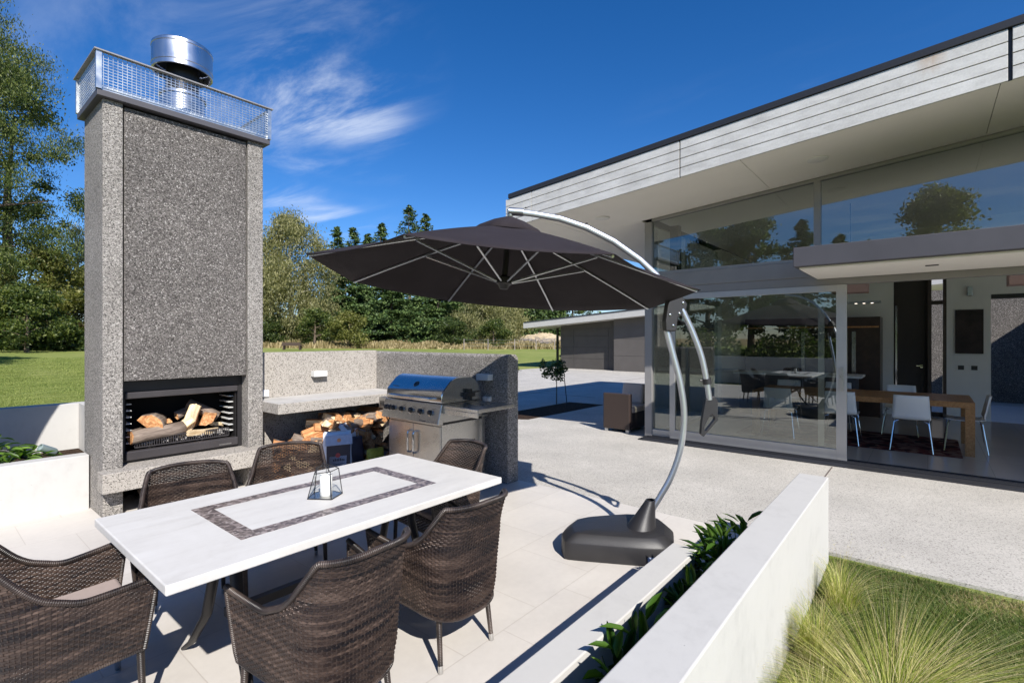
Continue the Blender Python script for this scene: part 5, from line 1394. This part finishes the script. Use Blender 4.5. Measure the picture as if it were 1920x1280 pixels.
def along(px, dist):   # a point at a compass bearing (image column on the 1920 px photo) and distance, used only to plan the planting
    u = (px - 960) / 942.3; a = math.atan2(-u, 1) + R(39.6); r_ = dist * math.hypot(1, u)
    return (r_ * math.cos(a), r_ * math.sin(a))
def top_h(px_y, dist): return 1.6 + (635 - px_y) / 942.3 * dist
T = [
    ('b', -160, 26, 250, 3.4, 'tree outside the left border whose shadow lies on the lawn', dict(leaf='leaf_dark', n=9000, lsz=.3, nb=50, clump=.9)),
    ('b', -170, 26, 200, 4.0, 'second tree outside the left border shading the lawn', dict(leaf='leaf_dark', n=9000, lsz=.3, nb=50, clump=.9)),
    # kind, bearing col, depth, top row, radius, label
    ('b', -95, 42, -60, 8.4, 'tall birch like tree at the left border, nearest of the trees', dict(leaf='leaf_birch', n=105000, lsz=.25, nb=240, clump=1.15, droop=.25, bark='bark', base=.04)),
    ('b', 20, 50, 130, 6.0, 'dark green tree behind the tall birch at the left', dict(leaf='leaf_dark', n=24000, lsz=.28, nb=80, clump=1.0, base=.05)),
    ('b', 95, 47, 478, 4.6, 'rounded rusty green tree right of the tall birch', dict(leaf='leaf_yellow', n=20000, lsz=.26, nb=60, clump=.9, base=.05)),
    ('b', 142, 66, 428, 4.2, 'greyish willow just left of the chimney', dict(leaf='leaf_willow', n=14000, lsz=.3, nb=50, clump=1.0, droop=.5)),
    ('b', 50, 40, 545, 3.2, 'bright green bush under the birch at the left', dict(leaf='leaf_birch', n=12000, lsz=.2, nb=46, clump=.7, base=.1)),
    ('b', 200, 50, 540, 3.5, 'leafy bush hidden mostly by the chimney', dict(leaf='leaf_copper', n=9000, lsz=.22, nb=40, clump=.7, base=.08)),
    ('b', 545, 62, 398, 5.2, 'big weeping willow right of the chimney', dict(leaf='leaf_willow', n=46000, lsz=.34, nb=120, clump=1.0, droop=1.1, bark='birch_bark', base=.10)),
    ('b', 470, 66, 430, 4.6, 'weeping willow partly hidden behind the chimney', dict(leaf='leaf_willow', n=24000, lsz=.34, nb=80, clump=1.0, droop=1.1, bark='birch_bark', base=.10)),
    ('c', 632, 84, 422, 5.2, 'slim conifer with a bare pointed tip beside the willow', {}),
    ('c', 662, 86, 424, 5.4, 'second slim conifer from the willow', {}),
    ('c', 690, 88, 436, 5.7, 'conifer with a blunt double tip between slim ones', {}),
    ('c', 716, 86, 416, 5.7, 'third slim conifer, left of the tallest one', {}),
    ('c', 768, 88, 382, 6.5, 'tallest dark conifer rising above the parasol', {}),
    ('c', 798, 92, 398, 5.0, 'thin conifer tip just right of the tallest conifer', {}),
    ('c', 650, 74, 500, 5.5, 'broad low conifer under the left parasol tip', dict(n=14000, tiers=75)),
    ('c', 735, 68, 490, 6.2, 'spreading dark cedar below the parasol', dict(n=17000, tiers=75)),
    ('c', 820, 68, 500, 5.6, 'spreading dark cedar behind the barbecue', dict(n=15000, tiers=75)),
    ('c', 890, 74, 500, 5.2, 'dark conifer behind the barbecue hood, right one', dict(n=12000, tiers=75)),
    ('b', 905, 66, 560, 4.0, 'pale green loose willow above the dark side wall', dict(leaf='leaf_willow', n=16000, lsz=.28, nb=60, clump=.9, droop=.5)),
    ('b', 948, 74, 555, 3.8, 'light green willow left of the garage roof', dict(leaf='leaf_willow', n=12000, lsz=.3, nb=50, clump=.9, droop=.5)),
    ('c', 1010, 84, 520, 5.0, 'dark conifer above the garage roof', {}),
    ('c', 1075, 84, 505, 6.0, 'dark conifer behind the garage', {}),
    ('b', 590, 56, 585, 2.2, 'light green rounded bush below the conifers', dict(leaf='leaf_birch', n=8000, lsz=.2, nb=34, clump=.6, base=.1)),
    ('b', 655, 55, 590, 2.5, 'yellow green bush at the rough grass edge', dict(leaf='leaf_yellow', n=8000, lsz=.2, nb=34, clump=.55, base=.1)),
    ('b', 850, 60, 598, 2.4, 'olive bush at the foot of the cedars', dict(leaf='leaf_dark', n=8000, lsz=.2, nb=34, clump=.6, base=.1)),
    ('b', 925, 58, 603, 1.9, 'dark bush left of the dry slope', dict(leaf='leaf_birch', n=6000, lsz=.18, nb=30, clump=.5, base=.1)),
    ('b', 520, 60, 600, 2.6, 'dark shrub at the foot of the weeping willow', dict(leaf='leaf_dark', n=8000, lsz=.2, nb=34, clump=.6, base=.05)),
]
for i, (k, px_, dist, ty, rad, lab, kw) in enumerate(T):
    loc = {-160: (-3.2, 35), -170: (-7.5, 33)}.get(px_) or along(px_, dist); Ht = top_h(ty, dist) - gz(*loc)
    if k == 'b': broadleaf('broadleaf_tree' if Ht > 5 else 'shrub', loc, Ht, rad, lab, seed=100 + i, **kw)
    else: conifer('conifer_tree', loc, Ht, rad, lab, seed=200 + i, **({'n': 8000} | kw))
# trees and hedge behind the camera (mirrored in the glass)
refl = [((-40, -.6), 14.0, 3.0, 'b', 'leaf_yellow'), ((-41, 4.2), 10.5, 2.2, 'c', None), ((-40, 6.3), 11.2, 2.4, 'c', None), ((-39, 9.2), 12.8, 3.2, 'c', None), ((-40, 14.0), 13.6, 4.6, 'b', 'leaf_birch'),
        ((-42, 19), 13, 5.0, 'b', 'leaf_dark'), ((-36, 26), 12.5, 4.5, 'b', 'leaf_willow'), ((-44, 1.8), 10.2, 2.2, 'c', None), ((-44, -7), 9.5, 4.0, 'b', 'leaf_dark')]
names = ['first', 'second', 'third', 'fourth', 'fifth', 'sixth', 'seventh', 'eighth', 'ninth']
for i, (loc, H, Rr, k, lf) in enumerate(refl):
    lab = '%s tree of the row behind the camera, mirrored in the window glass' % names[i]
    if k == 'b': broadleaf('mirrored_tree', loc, H, Rr, lab, leaf=lf, n=22000, lsz=.30, nb=70, clump=.8, seed=300 + i, base=.1, grp='trees mirrored in the glass')
    else: conifer('mirrored_conifer', loc, H, Rr, lab, n=5000, lsz=.5, seed=300 + i, grp='trees mirrored in the glass')
mb = MB(); mb.box(-4.2, -4.0, 1.0, 9, -.02, .95); thing_mesh(mb, 'rear_wall', M['concrete_white'], 'pale concrete wall behind the camera, mirrored in the glass', 'wall')
g_ = np.random.default_rng(77); Pn = np.stack([g_.uniform(-6.2, -4.3, 14000), g_.uniform(0, 11, 14000), g_.uniform(0, 1, 14000)], 1)
Pn[:, 2] *= 1.7 + .35 * np.sin(Pn[:, 1] * 2.1) + .2 * np.sin(Pn[:, 1] * 5.3 + Pn[:, 0])
hg = np_quads('hedge', leaf_cloud(Pn, .13, .6, .3, .5, g_), M['leaf_dark']); setp(hg, 'dense dark green hedge behind the rear wall, mirrored in the glass', 'hedge')

# young tree in the bed, with two stakes
def young(loc, H, rad, lab, seed, n=620):
    e = empty('young_tree', loc, 0, lab, 'tree', 'young trees in the paving bed'); g_ = np.random.default_rng(seed)
    C_ = g_.normal(size=(26, 3)) * np.array([rad * .55, rad * .55, .12]); C_[:, 2] += H * .80
    P_ = C_[g_.integers(0, 26, n)] + g_.normal(size=(n, 3)) * .05
    np_quads('crown', leaf_cloud(P_, .085, .5, .5, .5, g_), M['leaf_dark'], e)
    mb = MB(); mb.tube([(0, 0, 0), (.02, .01, H * .35), (-.03, -.02, H * .75)], [.014, .012, .008], 7)
    for c_ in C_[:9]: mb.tube([(-.02, -.01, H * .6), tuple(c_)], [.007, .003], 5)
    mb.build('trunk', M['bark'], e, smooth=True)
    mb = MB(); mb.tube([(.16, -.20, 0), (.13, -.14, H * .6)], .010, 6); mb.tube([(.13, -.14, H * .58), (-.03, -.01, H * .60)], .006, 5); mb.build('stake', M['stake'], e)
young((10.20, 7.02, 0), 1.10, .36, 'young staked tree with a small dark crown in the paving bed', 5)
young((8.70, 7.38, 0), 1.0, .24, 'young tree mostly hidden behind the dark side wall', 6, 380)

# rough dry grass strip, brush pile, fence posts, garden seat
def rough_strip():
    g_ = np.random.default_rng(5); N = 26000; col = g_.uniform(440, 1100, N); dist = g_.uniform(54, 70, N)
    Q = []
    u = (col - 960) / 942.3; a = np.arctan2(-u, 1) + R(39.6); r_ = dist * np.hypot(1, u); x = r_ * np.cos(a); y = r_ * np.sin(a)
    z = np.where(r_ < 30, -.03, -.03 + .0215 * (np.minimum(r_, 92) - 30)); h = g_.uniform(.25, .75, N) * (.7 + .5 * np.sin(x * .7) * np.sin(y * .9))
    th_ = g_.uniform(0, PI, N); w = .10; dx, dy = np.cos(th_) * w, np.sin(th_) * w; lx, ly = g_.normal(size=N) * .12, g_.normal(size=N) * .12
    V = np.stack([np.stack([x - dx, y - dy, z], 1), np.stack([x + dx, y + dy, z], 1), np.stack([x + dx * .3 + lx, y + dy * .3 + ly, z + h], 1), np.stack([x - dx * .3 + lx, y - dy * .3 + ly, z + h], 1)], 1)
    setp(np_quads('rough_grass', V, M['grass_dry']), 'tall dry tan grass between the lawn and the trees', 'grass', kind='stuff')
rough_strip()
def hump(loc, sx, sy, h, mat, name, lab, cat, seed=1, kind='structure'):
    mb = MB(); n_ = 24; V = []; F_ = []
    for i in range(n_ + 1):
        for j in range(n_ + 1):
            x, y = (i / n_ * 2 - 1), (j / n_ * 2 - 1); r_ = min(1, math.hypot(x, y)); z = h * (math.cos(PI * r_) * .5 + .5) * (1 + .2 * math.sin(x * 7 + seed) * math.cos(y * 5)); V.append((x * sx, y * sy, z - .05))
    F_ = [(i * (n_ + 1) + j, (i + 1) * (n_ + 1) + j, (i + 1) * (n_ + 1) + j + 1, i * (n_ + 1) + j + 1) for i in range(n_) for j in range(n_)]
    mb.add(V, F_); o = mb.build(name, M[mat], smooth=True, auto=False); o.location = (loc[0], loc[1], gz(*loc)); return setp(o, lab, cat, kind=kind)
simple('dry_earth', (.42, .34, .23), .95, 0, .1, .35, 1.5, .5, 6)
hump(along(1010, 82), 9, 9, 3.4, 'dry_earth', 'dry_slope', 'pale dry slope between the willows and the garage', 'slope')
g_ = random.Random(9); mb = MB(); bl = along(1010, 62)
for k in range(160):
    a = g_.uniform(0, 6.28); p = Vector((g_.gauss(0, 1.5), g_.gauss(0, 1.5), g_.uniform(0, .9))); d_ = Vector((math.cos(a), math.sin(a), g_.uniform(-.2, .5))) * g_.uniform(.6, 1.6)
    mb.tube([p, p + d_ * .5 + Vector((0, 0, .1)), p + d_], [.03, .02, .008], 4)
o = mb.build('brush_pile', M['twig_grey']); o.location = (bl[0], bl[1], gz(*bl)); setp(o, 'heap of grey cut branches beside the garage post', 'brush pile')
fen = empty('wire_fence', (*along(950, 52), gz(*along(950, 52))), 0, 'thin post and wire fence across the rough grass', 'fence')
pts_f = []
for k, px_ in enumerate((870, 915, 965, 1005, 1040)):
    x, y = along(px_, 52); z = gz(x, y); mb = MB(); mb.tube([(x - fen.location.x, y - fen.location.y, z - fen.location.z), (x - fen.location.x, y - fen.location.y, z + 1.15 - fen.location.z)], .04, 6); mb.build('post', M['twig_grey'], fen); pts_f.append(Vector((x, y, z)) - fen.location)
mb = MB()
for h_ in (.4, .75, 1.05): mb.tube([p + Vector((0, 0, h_)) for p in pts_f], .008, 4)
mb.build('wires', M['galvanised'], fen)
bx_, by_ = along(548, 50); bs = empty('garden_bench', (bx_, by_, gz(bx_, by_)), R(130), 'small dark garden seat in the rough grass below the willow', 'garden seat')
mb = MB(); mb.box(-1.0, 1.0, -.25, .25, .42, .50); mb.build('seat', M['stake'], bs)
mb = MB(); mb.box(-.9, .9, .2, .26, .50, .75); mb.build('backrest', M['stake'], bs)
for x in (-.8, .8):
    mb = MB(); mb.box(x - .05, x + .05, -.2, .25, 0, .42); mb.build('leg', M['stake'], bs)
# low dark hedge at the foot of the left trees
for i, (pa_, pb_, dist, hh, lab) in enumerate(((-60, 158, 44, 2.1, 'dark low hedge under the trees at the left'), (492, 620, 66, 3.0, 'dark hedge at the foot of the weeping willow'), (560, 1060, 78, 7.5, 'dense dark thicket behind the cedars'))):
    g_ = np.random.default_rng(60 + i); N = (9000, 16000, 70000)[i]; c_ = g_.uniform(pa_, pb_, N); dd = dist + g_.uniform(-1.2, 1.2, N); u = (c_ - 960) / 942.3; a = np.arctan2(-u, 1) + R(39.6); r_ = dd * np.hypot(1, u)
    x, y = r_ * np.cos(a), r_ * np.sin(a); z = -.03 + .0215 * (np.minimum(r_, 92) - 30) + g_.uniform(0, 1, N) * hh * (1.0 + .2 * np.sin(c_ * .11 + i))
    setp(np_quads('hedge', leaf_cloud(np.stack([x, y, z], 1), (.36, .36, .5)[i], .6, .4, .5, g_), M['leaf_dark'] if i < 2 else M['leaf_fir']), lab, 'hedge')

# ================================================================= NEAR GRASS
def blades(P_, h, w, lean, g_, segs=3, arch=.5, az=None):
    """arched blades: returns quads (N*segs,4,3)"""
    N = len(P_); az = g_.uniform(0, 2 * PI, N) if az is None else az
    d = np.stack([np.cos(az), np.sin(az), np.zeros(N)], 1); s = np.stack([-np.sin(az), np.cos(az), np.zeros(N)], 1)
    out = []; prevL = prevR = None
    for k in range(segs + 1):
        t = k / segs
        c_ = P_ + d * (lean * (t ** 1.7))[:, None] if np.ndim(lean) else P_ + d * (lean * t ** 1.7)
        c_ = c_ + np.array([0, 0, 1]) * (h * (t - arch * .5 * t ** 2.4))[:, None]
        ww = (w * (1 - t * .92))[:, None] if np.ndim(w) else np.full((N, 1), w * (1 - t * .92))
        Lp, Rp = c_ - s * ww / 2, c_ + s * ww / 2
        out.append(np.stack([Lp, Rp], 1))
    return np.stack(out, 1)
g_ = np.random.default_rng(31)
N = 120000; X_ = 1.8 + 2.58 * g_.uniform(0, 1, N) ** .75; Y_ = g_.uniform(-1.5, .55, N); 
dens = np.sin(X_ * 3.1 + 1) * np.sin(Y_ * 4.3) + .5 * np.sin(X_ * 9 + Y_ * 7) + g_.normal(size=N) * .45
k_ = (dens > -.75) & (X_ < 4.37); X_, Y_ = X_[k_], Y_[k_]; N = len(X_)
P_ = np.stack([X_, Y_, np.full(N, -.03)], 1); hh = g_.uniform(.018, .05, N)
setp(np_strips('lawn_grass', blades(P_, hh, np.full(N, .0042), hh * g_.uniform(.3, 1.2, N), g_, 2), M['grass_blade']), 'short uneven green grass beside the paving edge', 'grass', kind='stuff')
N = 9000; P_ = np.stack([g_.uniform(1.8, 4.4, N), g_.uniform(-1.5, .55, N), np.full(N, -.028)], 1); P_[: N // 2, 0] = 4.36 - np.abs(g_.normal(size=N // 2)) * .22; P_[:, 0] = np.minimum(P_[:, 0], 4.40); hh = g_.uniform(.01, .03, N)
setp(np_strips('dry_grass', blades(P_, hh, np.full(N, .004), hh * 2.0, g_, 2), M['grass_dry']), 'dry straw coloured grass along the paving edge', 'grass', kind='stuff')
N = 170000; c_ = g_.uniform(-60, 175, N); d_ = 6.5 * (34 / 6.5) ** g_.uniform(0, 1, N); u = (c_ - 960) / 942.3; a_ = np.arctan2(-u, 1) + R(39.6); r_ = d_ * np.hypot(1, u)
x_, y_ = r_ * np.cos(a_), r_ * np.sin(a_); k_ = y_ > 8.62; x_, y_, r_, d_ = x_[k_], y_[k_], r_[k_], d_[k_]; N = len(x_)
pz = np.where(r_ < 30, -.03, -.03 + .0215 * (r_ - 30)); clump_ = .6 + .4 * np.sin(x_ * 2.3 + np.sin(y_ * 1.7) * 2) * np.sin(y_ * 1.9) ; hh = g_.uniform(.02, .055, N) * clump_ * (d_ / 14) ** .3
setp(np_strips('lawn_grass', blades(np.stack([x_, y_, pz], 1), hh, .003 + .0007 * d_, hh * g_.uniform(.2, 1.0, N), g_, 1), M['lawn_blade']), 'mown grass of the lawn beyond the left planter', 'grass', kind='stuff')
def tussock(loc, n, h, spread, lab, seed, base_r=.10, bias=None):
    g_ = np.random.default_rng(seed); e = empty('tussock_grass', loc, 0, lab, 'ornamental grass', 'ornamental grass clumps by the white wall')
    a = g_.uniform(0, 2 * PI, n)
    if bias is not None: a = np.where(g_.uniform(0, 1, n) < .45, g_.normal(bias, .6, n), a)
    r_ = base_r * np.sqrt(g_.uniform(0, 1, n)); P_ = np.stack([r_ * np.cos(a), r_ * np.sin(a), np.zeros(n)], 1)
    L = h * g_.uniform(.45, 1.15, n); ln_ = spread * g_.uniform(.15, 1.1, n)
    ln_ = np.where(np.sin(a) > .2, np.minimum(ln_, .16), ln_) if loc[1] > .25 else ln_
    np_strips('blades', blades(P_, L, g_.uniform(.0016, .0036, n), ln_, g_, 7, .95, a + g_.normal(size=n) * .25), M['tussock_blade'], e)
    nd = n // 3; L2 = L[:nd] * g_.uniform(.6, 1.25, nd); np_strips('dry_blades', blades(P_[:nd] * 1.25, L2, g_.uniform(.0014, .003, nd), ln_[:nd] * 1.25, g_, 7, 1.0, a[:nd] + g_.normal(size=nd) * .5), M['straw'], e)
    m = n // 7; a2 = a[:m]; q_ = blades(P_[:m], L[:m] * 1.15, np.full(m, .0016), ln_[:m] * 1.15, g_, 7, .8, a2); np_strips('flower_stalks', q_, M['straw'], e)
    # feathery seed heads at the stalk ends
    ends = q_[:, -1].mean(1); ends = ends[: m // 3]; S = np.repeat(ends, 6, 0) + g_.normal(size=(len(ends) * 6, 3)) * np.array([.008, .008, .022])
    np_quads('seed_heads', leaf_cloud(S, .012, .18, 0, .5, g_), M['straw'], e)
tussock((2.62, .12, -.03), 1300, .40, .95, 'large yellow green ornamental grass spilling toward the right', 51, .10, -.55)
tussock((2.38, .34, -.03), 700, .34, .30, 'ornamental grass clump at the bottom border beside the wall', 52, .09, -1.6)
tussock((3.60, .40, -.03), 330, .42, .30, 'wispy straw coloured grass clump near the wall end', 53, .07, .3)
tussock((2.95, .44, -.03), 480, .46, .22, 'tall thin grass standing against the white wall', 54, .07, 2.8)

# ================================================================= SKY, SUN, CAMERA
SUN_AZ = R(-117.0); SUN_EL = R(38.6)
w = bpy.data.worlds.new('World'); scene.world = w; w.use_nodes = True; t = w.node_tree; t.nodes.clear()
N_ = t.nodes.new; Lk = t.links.new
out = N_('ShaderNodeOutputWorld'); bg = N_('ShaderNodeBackground'); sky = N_('ShaderNodeTexSky'); sky.sky_type = 'NISHITA'; sky.sun_disc = False
sky.sun_elevation = SUN_EL; sky.sun_rotation = PI / 2 - SUN_AZ; sky.altitude = 400; sky.air_density = 1.0; sky.dust_density = .25; sky.ozone_density = 3.0
tc = N_('ShaderNodeTexCoord'); sp = N_('ShaderNodeSeparateXYZ'); Lk(tc.outputs['Generated'], sp.inputs[0])
def mth(op, a, b=None):
    n_ = N_('ShaderNodeMath'); n_.operation = op
    for i, v in enumerate((a, b)):
        if v is None: continue
        if isinstance(v, (int, float)): n_.inputs[i].default_value = v
        else: Lk(v, n_.inputs[i])
    return n_.outputs[0]
zc = mth('MAXIMUM', sp.outputs[2], .04); px_ = mth('DIVIDE', sp.outputs[0], zc); py_ = mth('DIVIDE', sp.outputs[1], zc)
cb = N_('ShaderNodeCombineXYZ'); Lk(px_, cb.inputs[0]); Lk(py_, cb.inputs[1])
mp = N_('ShaderNodeMapping'); mp.inputs['Rotation'].default_value = (0, 0, R(-70)); mp.inputs['Scale'].default_value = (1.5, .46, 1); Lk(cb.outputs[0], mp.inputs[0])
n1 = N_('ShaderNodeTexNoise'); n1.inputs['Scale'].default_value = 1.5; n1.inputs['Detail'].default_value = 9; n1.inputs['Roughness'].default_value = .62; n1.inputs['Distortion'].default_value = .55; Lk(mp.outputs[0], n1.inputs['Vector'])
n2 = N_('ShaderNodeTexNoise'); n2.inputs['Scale'].default_value = .55; n2.inputs['Detail'].default_value = 3; Lk(cb.outputs[0], n2.inputs['Vector'])
def rampv(v, a, b):
    m_ = N_('ShaderNodeMapRange'); m_.interpolation_type = 'SMOOTHSTEP'; m_.inputs[1].default_value = a; m_.inputs[2].default_value = b; Lk(v, m_.inputs[0]); return m_.outputs[0]
def patch(px, py, wid, sharp=.0):
    u_, v_ = (px - 960) / 942.3, (635 - py) / 942.3
    d_ = Vector((math.cos(R(39.6)), math.sin(R(39.6)), 0)) + Vector((math.sin(R(39.6)), -math.cos(R(39.6)), 0)) * u_ + Vector((0, 0, v_)); d_.normalize()
    dp = N_('ShaderNodeVectorMath'); dp.operation = 'DOT_PRODUCT'; nv = N_('ShaderNodeVectorMath'); nv.operation = 'NORMALIZE'; Lk(tc.outputs['Generated'], nv.inputs[0]); Lk(nv.outputs[0], dp.inputs[0]); dp.inputs[1].default_value = d_
    return rampv(dp.outputs['Value'], math.cos(R(wid)), 1.0)
m = mth('MULTIPLY', patch(650, 140, 11), .42)
m = mth('ADD', m, mth('MULTIPLY', patch(600, 285, 11), 1.7)); m = mth('ADD', m, mth('MULTIPLY', patch(400, 30, 22), .38)); m = mth('ADD', m, mth('MULTIPLY', patch(1500, 500, 25), .3))
# cirrus in the half of the sky that the windows mirror
wst = rampv(mth('MULTIPLY', sp.outputs[0], -1), .3, .9); m = mth('ADD', m, mth('MULTIPLY', wst, .85))
cl = mth('MULTIPLY', rampv(n1.outputs[0], .44, .78), rampv(n2.outputs[0], .32, .62)); cl = mth('MINIMUM', mth('MULTIPLY', mth('MULTIPLY', cl, m), .55), .5)
hs = N_('ShaderNodeHueSaturation'); hs.inputs['Saturation'].default_value = 1.34; hs.inputs['Value'].default_value = 1.0; Lk(sky.outputs[0], hs.inputs['Color'])
mx = N_('ShaderNodeMix'); mx.data_type = 'RGBA'; Lk(cl, mx.inputs[0])
tn = N_('ShaderNodeMix'); tn.data_type = 'RGBA'; tn.blend_type = 'MULTIPLY'; tn.inputs[0].default_value = 1; Lk(hs.outputs[0], tn.inputs[6]); tn.inputs[7].default_value = (.88, .93, 1.14, 1)
Lk(tn.outputs[2], mx.inputs[6]); mx.inputs[7].default_value = (7.6, 8.2, 9.2, 1)
Lk(mx.outputs[2], bg.inputs[0]); bg.inputs[1].default_value = .085; Lk(bg.outputs[0], out.inputs[0])

sl_ = bpy.data.lights.new('sun', 'SUN'); sl_.energy = 5.0; sl_.angle = R(.55); sl_.color = (1, .955, .89)
so_ = bpy.data.objects.new('sun', sl_); COL.objects.link(so_)
sd = Vector((math.cos(SUN_AZ) * math.cos(SUN_EL), math.sin(SUN_AZ) * math.cos(SUN_EL), math.sin(SUN_EL)))
so_.rotation_euler = sd.to_track_quat('Z', 'Y').to_euler(); so_.location = (0, -10, 20)

cam = bpy.data.cameras.new('camera'); cam.sensor_width = 36; cam.lens = 36 * 942.3 / 1920; cam.clip_end = 3000; cam.clip_start = .05
cam.shift_y = -(635 - 640) / 1920 * -1
co = bpy.data.objects.new('camera', cam); COL.objects.link(co); co.location = (0, 0, 1.6)
fw = Vector((math.cos(R(39.6)), math.sin(R(39.6)), 0)); co.rotation_euler = fw.to_track_quat('-Z', 'Y').to_euler()
scene.camera = co
vs = scene.view_settings; vs.view_transform = 'Standard'; vs.look = 'None'; vs.exposure = 0.54; vs.gamma = 1.0
scene.render.engine = 'CYCLES'
cy_ = scene.cycles; cy_.use_denoising = True; cy_.max_bounces = 8; cy_.transparent_max_bounces = 16; cy_.caustics_reflective = False; cy_.caustics_refractive = False
try: cy_.denoiser = 'OPENIMAGEDENOISE'
except Exception: pass
